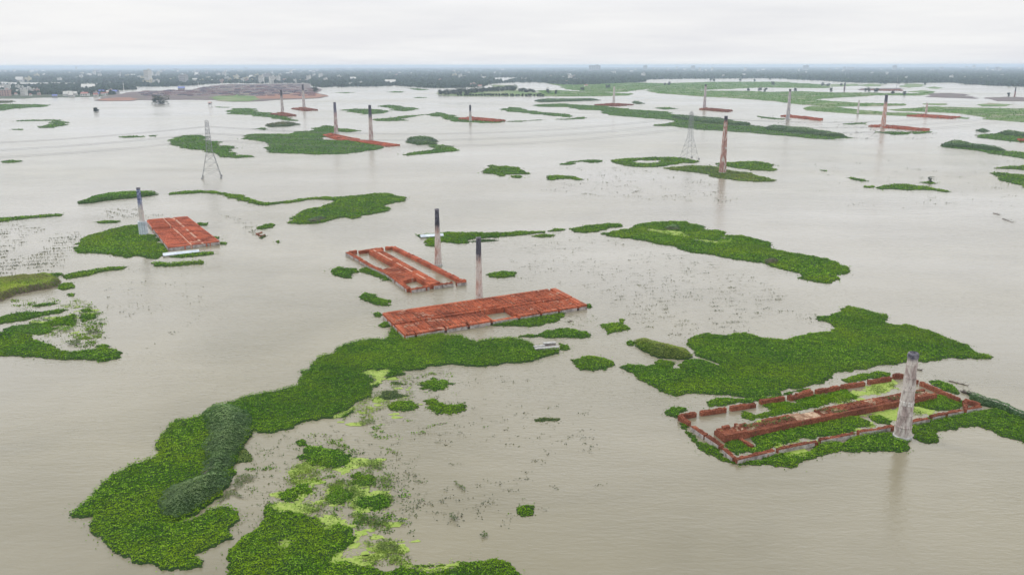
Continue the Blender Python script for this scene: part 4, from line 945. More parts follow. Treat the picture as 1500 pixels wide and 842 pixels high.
M['limeweed'] = leafy('lime_weed', (0.08, 0.14, 0.02), (0.17, 0.26, 0.04), (0.30, 0.38, 0.08), (0.22, 0.30, 0.06))
for lb_, sp_, dn_ in [('feathery light green weed between the bottom mat and the lagoon islets', 'e4 230,370 330,290 350,210 420,180 620,190 760,170 830,260 830,420 800,520 660,470 520,440 420,420', 0.16),
                  ('feathery light green weed along the tail of the bottom mat', 'e4 640,540 780,540 880,590 900,680 780,690 640,640', 0.14),
                  ('feathery light green weed off the inner bend of the long mat', 'e3 140,470 230,400 270,330 330,310 430,330 440,450 500,500 300,520 150,600', 0.10),
                  ('feathery light green weed strewn inside the ruined kiln', 'c7 560,400 640,360 760,340 900,320 1040,300 1050,320 900,360 700,405 560,430', 0.25),
                  ('feathery light green weed before the ridge of the ruined kiln', 'c7 480,500 900,410 1040,385 1150,410 1000,455 740,505 520,545', 0.10),
                  ('feathery light green weed in the left-edge cluster', 'c5 60,560 300,540 400,600 400,700 300,780 180,720 200,640', 0.10)]:
    weeds('feathery_weed', lb_, sp_, dn_, 'limeweed', 0.32, clump=5, seed=int(dn_ * 1000) % 17 + 5, sc=4.5, thr=.56)
mat_('low green mat filling the back of the ruined kiln', 'c7 560,398 640,372 700,352 780,338 850,325 868,340 900,352 860,362 760,382 660,402 580,418', h=0.2, gap=0.18, amp=0.2)
for lb_, pl_ in [('rough grass standing on the long marsh band', pm3), ('rough grass standing on the patchy far marsh', pm2), ('rough grass on the broad marsh at the right edge', pm4), ('rough grass on the marsh tongue behind the pale slim chimney', pm1), ('rough grass on the narrow marsh strip', pm5)]:
    o = patch('marsh_grass', lb_, 'grass', '', 'meadow', h=1.0, ext=[Vector((a, b)) for a, b in pl_[::3]], base=False, gap=0.46, kind='stuff', lod=1.0)

def film_scraps(label, spec, n, r0=0.5, r1=1.8):
    pp = P(spec); poly = np.array([tuple(G(a, b))[:2] for a, b in pp]); r_ = random.Random(n)
    V, F4 = [], []; k = 0
    while k < n:
        a = G(r_.uniform(min(q[0] for q in pp), max(q[0] for q in pp)), r_.uniform(min(q[1] for q in pp), max(q[1] for q in pp)))
        k += 1
        if not inside(poly, np.array([a.x]), np.array([a.y]))[0]: continue
        for j in range(r_.randint(2, 7)):
            c = (a.x + r_.gauss(0, 1.6), a.y + r_.gauss(0, 1.0)); R_ = r_.uniform(r0, r1) * r_.random() + .2; b0 = len(V); ro = r_.uniform(0, 6); st = r_.uniform(1, 2.4)
            z = 0.028 + 0.0006 * (len(V) // 8 % 40)
            for i in range(8):
                t_ = i * math.pi / 4 + ro; q = R_ * r_.uniform(.5, 1.3)
                V.append((c[0] + math.cos(t_) * q * st, c[1] + math.sin(t_) * q, z))
            F4.append(tuple(range(b0, b0 + 8)))
    o = place('duckweed_scraps', np_mesh('duckweed_scraps', np.array(V), np.array(F4), M['duckweed']))
    return tag(o, label, 'algae', kind='stuff')
film_scraps('broken lime scraps of duckweed between the bottom mats and lagoon islets', 'e4 240,380 300,260 350,180 560,150 760,160 830,300 830,520 900,620 850,690 760,690 640,600 660,500 450,430', 52, .3, 1.3)
film_scraps('broken lime scraps of duckweed off the inner bend of the long mat', 'e3 0,600 140,470 230,400 270,330 330,310 440,420 520,420 720,440 720,520 480,500 300,560 100,620', 26, .3, 1.2)
film_scraps('lime duckweed scraps around the mats of the left-edge cluster', 'c5 20,600 300,560 400,600 400,700 300,760 200,720', 22, .3, 1.3)
film_scraps('lime duckweed scraps on the water inside the ruined kiln', 'c7 480,500 560,410 860,340 1040,290 1060,320 900,370 1040,385 1190,350 1250,370 1150,410 1000,450 740,500 520,540', 60, .3, 1.3)

weeds('hyacinth_scraps', 'small loose hyacinth clumps drifting among the bottom mats', 'e4 120,200 300,120 420,20 640,100 860,90 900,300 900,560 840,680 700,640 650,480 440,420 240,360 160,480 80,540', 0.03, 'hyacinth', 0.34, clump=9, seed=23, sc=3.2, thr=.63)
weeds('hyacinth_scraps', 'small loose hyacinth clumps drifting off the inner bend of the long mat', 'e3 20,560 150,470 240,380 340,310 520,290 720,300 760,430 900,560 600,640 300,640 100,660', 0.03, 'hyacinth', 0.34, clump=9, seed=29, sc=3.2, thr=.64)
weeds('hyacinth_scraps', 'small loose hyacinth clumps within the left-edge cluster', 'c5 40,560 320,560 430,600 420,720 320,780 200,700', 0.07, 'hyacinth', 0.5, clump=9, seed=31, sc=5, thr=.58)

mat_('narrow green fringe inside the near left corner wall of the ruined kiln', 'c7 418,545 445,566 500,556 575,540 600,530 590,522 520,535 470,545 440,548', h=0.3, gap=0.15, amp=0.2)
mat_('green scraps strung along the inside of the far wall of the ruined kiln', 'c7 530,378 620,366 635,374 720,352 735,345 820,328 830,334 760,352 700,368 640,386 560,392', h=0.2, gap=0.2, amp=0.25)

# ------------------------------------------------------------------ brickwork made of stepped columns
def columns(name, quad, cell, hfun, mats, parent=None, midx=None):
    """quad: four ground points A(0,0) B(1,0) C(1,1) D(0,1); hfun(u,v,x,y)->heights (0 = none)"""
    A, B, C_, D = [np.array((p.x, p.y)) for p in quad]
    nu = max(2, int(np.linalg.norm(B - A) / cell)); nv = max(2, int(np.linalg.norm(D - A) / cell))
    u, v = np.meshgrid(np.linspace(0, 1, nu + 1), np.linspace(0, 1, nv + 1), indexing='ij')
    X = (A * (1 - u)[..., None] * (1 - v)[..., None] + B * u[..., None] * (1 - v)[..., None] + C_ * u[..., None] * v[..., None] + D * (1 - u)[..., None] * v[..., None])
    uc, vc = (u[:-1, :-1] + u[1:, 1:]) / 2, (v[:-1, :-1] + v[1:, 1:]) / 2
    xc, yc = (X[:-1, :-1, 0] + X[1:, 1:, 0]) / 2, (X[:-1, :-1, 1] + X[1:, 1:, 1]) / 2
    H = hfun(uc, vc, xc, yc); MI = np.zeros(H.shape, int) if midx is None else midx(uc, vc, xc, yc)
    Hp = np.zeros((nu + 2, nv + 2)) - 0.3; Hp[1:-1, 1:-1] = np.where(H > 0, H, -0.3)
    I, J = np.nonzero(H > 0)
    V, F, mi = [], [], []
    h = H[I, J]
    def c(i, j, z): return np.stack([X[i, j, 0], X[i, j, 1], z], 1)
    top = np.stack([c(I, J, h), c(I + 1, J, h), c(I + 1, J + 1, h), c(I, J + 1, h)], 1).reshape(-1, 3)
    V.append(top); mi.append(MI[I, J])
    for di, dj, (p, q) in ((-1, 0, ((0, 1), (0, 0))), (1, 0, ((1, 0), (1, 1))), (0, -1, ((0, 0), (1, 0))), (0, 1, ((1, 1), (0, 1)))):
        nb = Hp[I + 1 + di, J + 1 + dj]; k = nb < h - 0.005
        i, j, hh, lo = I[k], J[k], h[k], nb[k]
        V.append(np.stack([c(i + p[0], j + p[1], lo), c(i + q[0], j + q[1], lo), c(i + q[0], j + q[1], hh), c(i + p[0], j + p[1], hh)], 1).reshape(-1, 3))
        mi.append(MI[i, j])
    V = np.concatenate(V); ce = V[:, :2].mean(0)
    # orientation
    ar = (B - A)[0] * (D - A)[1] - (B - A)[1] * (D - A)[0]
    F = np.arange(len(V)).reshape(-1, 4)
    if ar < 0: F = F[:, ::-1]
    par = parent.location if parent else Vector((0, 0, 0))
    V = V - np.array([par.x, par.y, par.z])
    return place(name, np_mesh(name, V, F, mats, np.concatenate(mi)), parent)
def wall(parent, a, b, h=1.0, t=1.1, mat='brick', rough=0.12, cell=0.35, plaster=None, name='wall', seed=0, off=0.0):
    """a straight run of kiln wall between two ground points; plaster = side (+1/-1) carrying pale render"""
    a, b = Vector((a.x, a.y, 0)), Vector((b.x, b.y, 0)); d = (b - a).normalized(); n = Vector((-d.y, d.x, 0))
    a2, b2 = a + n * off, b + n * off
    q = [a2 - n * t / 2, b2 - n * t / 2, b2 + n * t / 2, a2 + n * t / 2]
    s = seed + int(abs(a.x) * 7)
    def hf(u, v, x, y):
        e = np.minimum(u, 1 - u) * (b - a).length
        H = h * (1 - rough * 2.2 * np.clip(fbm(x / 1.6, y / 1.6, s) - 0.35, 0, 1)) + rng.uniform(-.03, .03, u.shape)
        return np.maximum(0.15, H * np.clip(0.9 + e / 1.2, 0, 1) + 0.10 * (np.abs(v - .5) > .3) * (rng.random(u.shape) > .4))
    w_ = columns(name, q, cell, hf, [M[mat]], parent)
    if plaster:
        mb = MB(); L = (b - a).length; x0 = 0.0; rr = random.Random(s); pl = parent.location
        while x0 < L - 0.4:
            l = min(rr.uniform(2.5, 5.5), L - x0)
            c_ = a2 + d * (x0 + l / 2) + n * plaster * (t / 2 + 0.035) - pl
            mb.box((c_.x, c_.y, h * 0.40), (l - 0.03, 0.07, h * rr.uniform(0.72, 0.86)), math.atan2(d.y, d.x))
            x0 += l + (rr.uniform(0.4, 1.0) if rr.random() < .45 else 0)
        mb.build('plaster_face', M['plaster'], parent)
    return w_
def line(spec, z=0.0): return [G(a, b, z) for a, b in P(spec)]

# --- the ruined kiln on the right
c0 = G(1150, 620)
kiln = empty('brick_kiln', (c0.x, c0.y, 0), 'ruined overgrown kiln of low broken walls beside the leaning pale chimney', 'brick kiln', 'flooded brick kilns')
HW = 1.05
for k_, s_ in enumerate(['c7 315,405 408,392', 'c7 425,388 516,374', 'c7 533,364 622,352', 'c7 738,328 822,312', 'c7 832,309 916,297', 'c7 930,292 1012,280', 'c7 1022,272 1056,270', 'c7 1096,283 1110,291', 'c7 240,418 298,408', 'c7 238,420 275,444']):
    a, b = line(s_, HW); wall(kiln, a, b, HW + (.35 if k_ == 6 else 0), 0.85, 'brick_old', 0.25, 0.25)
a, b = line('c7 640,350 722,330', HW); wall(kiln, a, b, 1.25, 1.3, 'brick_old', 0.8)
for s_ in ['c7 288,458 335,490', 'c7 340,493 393,528']:
    a, b = line(s_, HW); wall(kiln, a, b, HW, 1.1, 'brick_old', 0.4, 0.25, plaster=-1)
for s_ in ['c7 446,578 582,545', 'c7 597,540 742,512', 'c7 752,506 878,483', 'c7 893,477 1020,457', 'c7 1087,440 1150,428', 'c7 1160,421 1273,398', 'c7 1286,395 1340,386']:
    a, b = line(s_, HW); wall(kiln, a, b, HW, 0.9, 'brick_old', 0.3, 0.25, plaster=-1)
a, b = line('c7 403,541 440,572', HW); wall(kiln, a, b, HW, 0.9, 'brick_old', 0.3, 0.25, plaster=-1)
for s_ in ['d2 543,245 782,350', 'd2 812,352 908,382', 'd2 812,362 822,402']:
    a, b = line(s_, HW); wall(kiln, a, b, HW, 0.8, 'brick_old', 0.25, 0.25)
a, b = line('d1 505,580 602,642', 0.7); wall(kiln, a, b, 0.7, 0.7, 'brick_old', 0.4, name='spur_wall')
q = line('c7 405,497 1183,340 1130,320 366,466', 1.5)      # near-left, near-right, far-right, far-left
def ridge_h(u, v, x, y):
    rub = 0.75 + 0.9 * fbm(x / 1.7, y / 1.7, 4) * (0.4 + 0.9 * vnoise(u * 11, v * 0 + 3, 5))
    H = np.where((v < .16) | (v > .86), 1.5 - 0.28 * fbm(x / 2, y / 2, 6), rub)
    H = np.where((u < .10), np.where((v < .2) | (v > .8) | (u < .02) | (u > .085), 1.65, 0.95 + .25 * fbm(x, y, 2)), H)
    H = np.where((u > .34) & (u < .43) & (v > .12), 1.15 + .2 * fbm(x / 3, y / 3, 8), H)
    H = np.where((u > .5) & (u < .74) & (v > .3) & (v < .9), 1.35 + 0.9 * (fbm(x / 1.4, y / 1.4, 13) - .3), H)
    H = np.where((v > .86) & (vnoise(u * 26, v * 0, 9) < .45) & (u < .45), 0.9, H)
    return H + rng.uniform(-.05, .05, u.shape)
def ridge_m(u, v, x, y):
    m = np.where((v > .16) & (v < .86) & (fbm(x / 3, y / 3, 21) > .62), 1, 0)
    return np.where((u > .33) & (u < .44) & (v > .14), 1, m)
columns('ridge', q, 0.36, ridge_h, [M['brick_old'], M['rubble']], kiln, ridge_m)
# plants rooted on the ridge
rw_ = []
for k_, (u_, v_, r_) in enumerate([(.18, .6, 1.6), (.24, .4, 1.4), (.29, .55, 1.3), (.13, .5, 1.1), (.47, .8, 1.6), (.52, .25, 1.2), (.62, .9, 1.3), (.8, .5, 1.2), (.93, .6, 1.0)]):
    p = (q[0] * (1 - u_) + q[1] * u_) * (1 - v_) + (q[3] * (1 - u_) + q[2] * u_) * v_
    n_ = 60; xx = p.x + rng.normal(0, r_ * .9, n_); yy = p.y + rng.normal(0, r_ * .35, n_)
    rw_.append(leaves_mesh('t', xx, yy, 1.45 + rng.uniform(0, .45, n_), 0.35, 0.8, None, None)[0])
V = np.concatenate(rw_)
tag(place('ridge_weeds', np_mesh('ridge_weeds', V, np.arange(len(V)).reshape(-1, 4), M['weed'], tone=rng.random(len(V) // 4))), 'weeds rooted along the broken ridge of the ruined kiln', 'weeds', kind='stuff')

# --- the long kiln, front centre
HK = 1.35
q2 = line('d4 200,706 1452,500 1235,388 48,560', HK)       # near-left, near-right, far-right, far-left
c0 = (q2[0] + q2[1] + q2[2] + q2[3]) / 4
kiln2 = empty('brick_kiln', (c0.x, c0.y, 0), 'long intact red kiln in front of the slimmer middle chimney', 'brick kiln', 'flooded brick kilns')
def ribs(u, n, s): return 0.12 * (vnoise(u * n, u * 0 + s, s) > .5) + 0.10 * (np.abs((u * n * .5) % 1 - .5) < .08)
def seam(u): return 0.46 - 0.02 * u
def k2_back(u, v, x, y):
    H = 1.40 + ribs(u, 60, 3) + 0.22 * fbm(x / 0.9, y / 0.9, 3) + rng.uniform(-.09, .09, u.shape) - .12 * (np.abs((u * 34) % 1 - .5) < .05)
    H = np.where(v > .95, 1.72, H)
    H = np.where((v < seam(u) + .05) & (u > .1) & (u < .9), 1.62 + .12 * (rng.random(u.shape) > .7), H)
    H = np.where((u > .1) & (u < .9) & (np.abs(v - seam(u) - .09) < .02), 1.30, H)
    H = np.where((u > .968) | (u < .02), 1.62, H)
    H = np.where((u > .95) & (u <= .968), 1.15, H)
    return np.where(v > seam(u), H, 0)
def k2_front(u, v, x, y):
    H = 1.20 + ribs(u, 44, 7) + 0.22 * fbm(x / 0.9, y / 0.9, 5) + rng.uniform(-.09, .09, u.shape) - .12 * (np.abs((u * 34 + .3) % 1 - .5) < .05)
    H = np.where(v < .07, 1.40, H)
    H = np.where((u > .968) | (u < .02), 1.55, H)
    H = np.where((v > seam(u) - .035), 0.95, H)
    H = np.where((u > .455) & (u < .595) & (v > .075), 0, H)
    H = np.where((u > .455) & (u < .595) & (v <= .075), 1.0, H)
    for a_ in (.055, .205, .325, .448, .60, .725, .83, .945):
        H = np.where((np.abs(u - a_) < .006) & (v < .10), 0.5, H)
    return np.where(v <= seam(u), H, 0)
def groove_shade(n, w, ax=0):
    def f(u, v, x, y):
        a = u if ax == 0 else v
        g = np.abs((a * n + .25 * vnoise(v * 3, u * 3, 5)) % 1 - .5) < w  # ash-filled groove lines in darker brick, the steps' shading painted into the colour
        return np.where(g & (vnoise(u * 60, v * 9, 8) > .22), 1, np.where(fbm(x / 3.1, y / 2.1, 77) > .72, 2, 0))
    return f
M['ash'] = flat('ash_dust', [(0.3, (0.22, 0.10, 0.07)), (0.6, (0.40, 0.22, 0.15))], 1.2, 0.95)
columns('upper_platform', q2, 0.40, k2_back, [M['brick'], M['brick_old'], M['ash']], kiln2, groove_shade(38, .10))
columns('lower_platform', q2, 0.40, k2_front, [M['brick'], M['brick_old'], M['ash']], kiln2, groove_shade(46, .11))
mb = MB(); d_ = (q2[1] - q2[0]); L_ = d_.length; d_.normalize(); n_ = Vector((d_.y, -d_.x, 0)); rz_ = math.atan2(d_.y, d_.x)
edges_ = [0.004, .048, .062, .198, .212, .318, .332, .441, .455, .593, .607, .718, .732, .823, .837, .938, .952, .998]
for a_, b_ in zip(edges_[0::2], edges_[1::2]):
    c_ = q2[0] + d_ * L_ * (a_ + b_) / 2 + n_ * 0.05 - kiln2.location
    mb.box((c_.x, c_.y, 0.44), (L_ * (b_ - a_), 0.10, 0.95), rz_)
mb.build('plaster_face', M['plaster'], kiln2)
mb = MB(); e_ = (q2[3] - q2[0]); LE = e_.length; e_.normalize(); rz_ = math.atan2(e_.y, e_.x); n_ = Vector((-e_.y, e_.x, 0))
for a_, b_ in ((.02, .25), (.32, .5), (.58, .72), (.78, .98)):
    c_ = q2[0] + e_ * LE * (a_ + b_) / 2 + n_ * 0.05 - kiln2.location; mb.box((c_.x, c_.y, 0.44), (LE * (b_ - a_), 0.10, 0.9), rz_)
mb.build('plaster_face', M['plaster'], kiln2)
mb = MB()                                                    # dark firing holes in the front wall
n_ = Vector((d_.y, -d_.x, 0)); rz_ = math.atan2(d_.y, d_.x)
for a_ in (.055, .205, .325, .448, .60, .725, .83, .945):
    c_ = q2[0] + d_ * L_ * a_ + n_ * 0.02 - kiln2.location; mb.box((c_.x, c_.y, 0.3), (L_ * .0125, 0.06, 0.75), rz_)
mb.build('firing_hole', M['dark'], kiln2)

# --- the walled kiln left of centre
HK3 = 1.3
c0 = G(590, 400)
kiln3 = empty('brick_kiln', (c0.x, c0.y, 0), 'open walled kiln with water inside, behind and left of the long kiln', 'brick kiln', 'flooded brick kilns')
for s_, m_, pl_ in [('d3 133,408 192,400', 'brick', 0), ('d3 216,404 330,390', 'brick', 0), ('d3 330,388 425,376', 'brick', 0), ('d3 452,373 515,365', 'brick', 0),
                    ('d3 520,367 672,440', 'brick_bright', 0), ('d3 676,440 752,478', 'brick_bright', 0), ('d3 756,480 975,590', 'brick_bright', 0), ('d3 980,592 1082,642', 'brick_bright', 0),
                    ('d3 1078,650 1150,662', 'brick', 0), ('d3 1074,680 1154,672', 'brick', -1), ('d3 865,706 940,696', 'brick', -1), ('d3 944,694 1040,682', 'brick', -1),
                    ('d3 668,740 828,714', 'brick', -1), ('d3 114,414 235,478', 'brick', 1), ('d3 240,484 325,535', 'brick', 1), ('d3 330,538 470,600', 'brick', 1), ('d3 475,604 548,655', 'brick', 1), ('d3 556,662 655,735', 'brick', 1)]:
    a, b = line(s_, HK3)
    if pl_ == 1: pl_ = -1 if (b - a).x * 1 > 0 else 1
    wall(kiln3, a, b, HK3 * random.uniform(.94, 1.06), 1.7, m_, 0.18, 0.5, plaster=pl_ or None)
q3 = line('d3 838,702 302,402 405,390 932,682', 1.7)      # near end outer, far end outer, far end inner, near end inner
def k3_h(u, v, x, y):
    H = 1.6 + 0.14 * ((v * 5) % 1 > .75) + .1 * fbm(x / 1.3, y / 1.3, 3) + rng.uniform(-.09, .09, u.shape)
    H = np.where((v > .42) & (v < .5), 1.3, H)
    return np.where((u < .03) | (u > .97), 1.75, H)
def k3_m(u, v, x, y): return np.where((np.abs(v - .36) < .05) & (vnoise(u * 30, u * 0, 2) > .3) & (u > .1), 1, 0)
columns('centre_platform', q3, 0.5, k3_h, [M['brick'], M['track']], kiln3, k3_m)
q4 = line('d3 592,668 740,632 520,520 395,560', 1.45)
def k4_h(u, v, x, y):
    H = 1.28 + 0.16 * ((v * 9) % 1 > .7) + .1 * fbm(x / 1.3, y / 1.3, 7) + rng.uniform(-.03, .03, u.shape)
    return np.where((v > .88) & (vnoise(u * 5, v * 4, 3) > .5), 0.6, H)
columns('side_platform', q4, 0.40, k4_h, [M['brick'], M['brick_old'], M['ash']], kiln3, groove_shade(13, .13, 1))

# --- the left kiln
HK4 = 1.5
q5 = line('c5 692,344 903,318 770,216 600,230', HK4)
c0 = (q5[0] + q5[1] + q5[2] + q5[3]) / 4
kiln4 = empty('brick_kiln', (c0.x, c0.y, 0), 'squarish orange-red kiln beside the blue-topped chimney on the left', 'brick kiln', 'flooded brick kilns')
def k5_h(u, v, x, y):
    H = 1.42 + 0.10 * ((v * 16) % 1 > .7) + .10 * fbm(x / 1.4, y / 1.4, 3) + rng.uniform(-.10, .10, u.shape) - .2 * (np.abs((u * 12) % 1 - .5) < .06)
    H = np.where((v > .60) & (v < .70) & (u < .42), 0.0, H)
    H = np.where((v < .03) | (u < .03) | (v > .975) | (u > .975), np.where(H > 0, 1.6, 0), H)
    H = np.where((u < .04) & (v > .70), 1.2, H)
    H = np.where((np.abs(u - .62) < .035) & (v > .86), 1.25, H)
    return H
def k5_m(u, v, x, y):
    tr = (np.abs(u - .435 + .02 * v) < .012) | ((np.abs(u - .66) < .012) & (vnoise(v * 22, v * 0, 3) > .35)) | ((np.abs(v - .07) < .012) & (u > .43) & (u < .66))
    return np.where(tr, 1, np.where(np.abs((v * 22) % 1 - .5) < .09, 2, 0))
columns('platform', q5, 0.45, k5_h, [M['brick_bright'], M['track'], M['brick']], kiln4, k5_m)
for a0, a1, fr in ((q5[0], q5[1], [(0.0, .3), (.33, .42), (.46, .72), (.75, .80), (.82, 1.0)]), (q5[3], q5[0], [(.36, .48), (.5, .62), (.66, .78), (.82, .99), (.02, .28)])):
    mb = MB(); d_ = a1 - a0; L_ = d_.length; d_ = d_.normalized(); n_ = Vector((d_.y, -d_.x, 0)); rz_ = math.atan2(d_.y, d_.x)
    for a_, b_ in fr:
        c_ = a0 + d_ * L_ * (a_ + b_) / 2 + n_ * 0.06 - kiln4.location; mb.box((c_.x, c_.y, 0.6), (L_ * (b_ - a_), 0.12, 1.15), rz_)
    mb.build('plaster_face', M['plaster'], kiln4)

# --- far kilns: low red platforms with broken tops
def far_kiln(label, spec, h=1.4, mat='brick', broken=.35, cell=1.2, pools=(), seed=3):
    q = line(spec, h); c0 = (q[0] + q[1] + q[2] + q[3]) / 4
    e = empty('brick_kiln', (c0.x, c0.y, 0), label, 'brick kiln', 'flooded brick kilns')
    def hf(u, v, x, y):
        H = h * (0.8 + 0.25 * (vnoise(u * 34, v * 3, seed) > .5)) + rng.uniform(-.1, .1, u.shape)
        if broken: H = np.where(fbm(u * 30, v * 5, seed + 3) < broken + .10, 0.0, H + broken * 1.6 * (vnoise(u * 50, v * 6, seed + 9) > .6))
        for (a_, b_, c_, d_) in pools: H = np.where((u > a_) & (u < b_) & (v > c_) & (v < d_), 0, H)
        return H
    columns('broken_wall' if broken else 'platform', q, cell, hf, [M[mat]], e)
    return e
far_kiln('flat red kiln strip at the foot of the right twin chimney', 'c2 735,575 810,569 650,546 520,541', 1.2, 'brick_bright', 0, 1.0)
far_kiln('thin-walled kiln with pools at the foot of the left twin chimney', 'c2 480,543 590,538 430,506 385,515', 1.2, 'brick_bright', 0, 1.0, pools=[(.12, .44, .2, .45), (.12, .44, .55, .9), (.6, .92, .1, .9)])
far_kiln('small dark red kiln under the left distant paired chimney', 'c2 185,412 245,407 165,391 95,400', 1.5, 'brick_old', .3, 1.6)
far_kiln('small dark red kiln under the right distant paired chimney', 'c2 280,382 362,378 280,363 212,370', 1.5, 'brick_old', .3, 1.6)
far_kiln('low red kiln with broken walls under the lone small chimney', 'c2 1340,442 1392,434 1200,416 1130,426', 1.6, 'brick', .36, 1.4)
far_kiln('faint red kiln under the pale slim chimney', 'c3 620,356 706,348 590,342 488,350', 1.5, 'brick_old', .3, 2)
far_kiln('thin brown kiln right of the grey far chimney', 'c3 1225,387 1252,380 1100,366 1065,373', 1.8, 'brick_old', .38, 1.8)
far_kiln('jagged red kiln by the grey-blue chimney on the right', 'c4 380,434 398,427 215,405 162,409', 1.6, 'brick', .40, 1.5)
far_kiln('jagged crimson kiln by the tall orange chimney', 'c4 955,490 985,484 740,461 645,464', 1.6, 'brick', .38, 1.3)
far_kiln('long thin red kiln by the short pale chimney on the right', 'c4 1100,424 1152,416 950,403 855,408', 1.6, 'brick', .30, 1.8)
far_kiln('scrap of red kiln on the mat at the right edge', 'c4 1480,546 1540,545 1510,534 1462,538', 1.5, 'brick', .2, 1.2)
far_kiln('faint far kiln behind the marsh on the right', 'f4 470,238 620,238 600,230 300,230', 1.5, 'brick_old', .35, 3)

# ------------------------------------------------------------------ chimneys
def shaft_mat(name, H, base, mid, soot_at, soot=(0.045, 0.042, 0.05), white=0.35, soot2=None):
    m, t, b = material(name, 0.9, 0.12)
    tc = N(t, 'ShaderNodeTexCoord'); sp = N(t, 'ShaderNodeSeparateXYZ'); t.links.new(tc.outputs['Object'], sp.inputs[0])
    mp = N(t, 'ShaderNodeMapping'); mp.inputs['Scale'].default_value = (1.0, 1.0, 0.35); t.links.new(tc.outputs['Object'], mp.inputs[0])
    n1 = noise(t, 1.3, 6, 0.7, mp.outputs[0]); n2 = noise(t, 0.55, 4, 0.6, mp.outputs[0], 0.5)
    c = ramp(t, n1, [(0.32, tuple(x * .55 for x in base)), (0.5, base), (0.62, mid)])
    w = ramp(t, n2, [(0.62 - white * .5, (0, 0, 0)), (0.66 - white * .3, (1, 1, 1))])
    c = mixc(t, w, c, (0.50, 0.46, 0.43))
    c = mixc(t, ramp(t, noise(t, 1.5, 5, .75, mp.outputs[0]), [(.52, (0, 0, 0)), (.64, (.8, .8, .8))]), c, tuple(x * .55 for x in base))
    dv = N(t, 'ShaderNodeMath', operation='DIVIDE'); t.links.new(sp.outputs['Z'], dv.inputs[0]); dv.inputs[1].default_value = H
    ad = N(t, 'ShaderNodeMath', operation='MULTIPLY_ADD'); t.links.new(n1, ad.inputs[0]); ad.inputs[1].default_value = 0.45; t.links.new(dv.outputs[0], ad.inputs[2])
    f = ramp(t, ad.outputs[0], [(min(.99, soot_at + .17), (0, 0, 0)), (min(1.0, soot_at + .30), (1, 1, 1))]) if soot_at < .83 else ramp(t, dv.outputs[0], [(soot_at, (0, 0, 0)), (min(1, soot_at + .06), (1, 1, 1))])
    c = mixc(t, f, c, mixc(t, ramp(t, noise(t, 1.1, 4, .6), [(.4, (0, 0, 0)), (.65, (1, 1, 1))]), soot, soot2 or tuple(x * 3.2 for x in soot)))
    t.links.new(c, b.inputs['Base Color']); bump(t, b, n1, 0.5, 0.12)
    return m
def chimney(label, bx, by, tx, ty, wb, wt, base, mid, soot_at, white=.35, soot=(0.035, 0.035, 0.045), soot2=None, dome=False, plinth=True, bands=0, deep=1.0):
    p = G(bx, by)
    # height from where the vertical through the base reaches the top row
    lo, hi = 1.0, 90.0
    Mi = CM.inverted()
    for _ in range(40):
        h = (lo + hi) / 2; q = Mi @ (Vector((p.x, p.y, h)) - Vector((0, 0, CAM_H))); yy = 421 - 1200 * q.y / -q.z
        if yy > ty: lo = h
        else: hi = h
    q = Mi @ (Vector((p.x, p.y, 0)) - Vector((0, 0, CAM_H))); k = -q.z / 1200.0
    rb, rt = wb * k / 2, wt * (-(Mi @ (Vector((p.x, p.y, h)) - Vector((0, 0, CAM_H)))).z) / 1200 / 2
    e = empty('chimney', (p.x, p.y, -0.3), label, 'chimney', 'brick kiln chimneys')
    H = h + 0.3; mt = shaft_mat('chimney_shaft', H, base, mid, soot_at, soot, white, soot2)
    mb = MB(); prof = []
    nst = 34
    for i in range(nst + 1):
        a = i / nst; r = rb + (rt - rb) * (a ** 0.9)
        prof.append((r * (1 + (0.010 if i % 2 else -0.004)), a * H))
        if bands and i % (nst // bands) == 0 and 0 < i < nst: prof.append((r * 1.05, a * H + 0.05)); prof.append((r * 1.05, a * H + 0.30)); prof.append((r, a * H + 0.32))
    mb.lathe(prof, n=26, wob=0.008, seed=int(bx)); mb.build('shaft', mt, e)
    mb = MB(); mb.lathe([(rt * 1.0, H - .55), (rt * 1.13, H - .5), (rt * 1.13, H - .12), (rt * 1.05, H), (rt * .72, H), (rt * .66, H - 1.4), (0.01, H - 1.45)], n=26); mb.build('rim', M['soot_stone' if soot_at < .97 else 'concrete'], e)
    if plinth:
        mb = MB(); mb.lathe([(rb * 1.12, 0), (rb * 1.12, 0.75), (rb * 1.02, 0.9), (rb * 0.9, 0.9)], n=26); mb.build('plinth', M['concrete'], e)
    return e, rb, rt, H
M['soot_stone'] = flat('soot_stone', [(0.35, (0.05, 0.05, 0.07)), (0.65, (0.22, 0.21, 0.24))], 1.2, 0.9, b=0.4)
PI_, OR = (0.30, 0.17, 0.14), (0.40, 0.25, 0.20)
eA, rbA, rtA, HA = chimney('stout pale grey-pink chimney standing in the ruined kiln on the right, nearest of all', 1321.7, 640, 1333.5, 520, 23.5, 14.0, (0.31, 0.25, 0.235), (0.42, 0.355, 0.34), .93, .40, bands=6)
mb = MB(); mb.lathe([(rtA * 1.06, HA - .1), (rtA * 1.12, HA + .25), (rtA * .95, HA + .55), (rtA * .8, HA + .6), (rtA * .7, HA + .2)], n=26)
mb.build('cap', M['soot_stone'], eA)
mb = MB()                                                   # white painted characters round the shaft at half height
def stroke(phi0, phi1, z0, z1):
    zc = (z0 + z1) / 2; r = (rbA + (rtA - rbA) * ((zc / HA) ** .9)) * 1.075
    n = max(1, int(abs(phi1 - phi0) / .08))
    for i in range(n):
        a, b = phi0 + (phi1 - phi0) * i / n, phi0 + (phi1 - phi0) * (i + 1) / n
        mb.quad((math.cos(a) * r, math.sin(a) * r, z0), (math.cos(b) * r, math.sin(b) * r, z0), (math.cos(b) * r * .995, math.sin(b) * r * .995, z1), (math.cos(a) * r * .995, math.sin(a) * r * .995, z1))
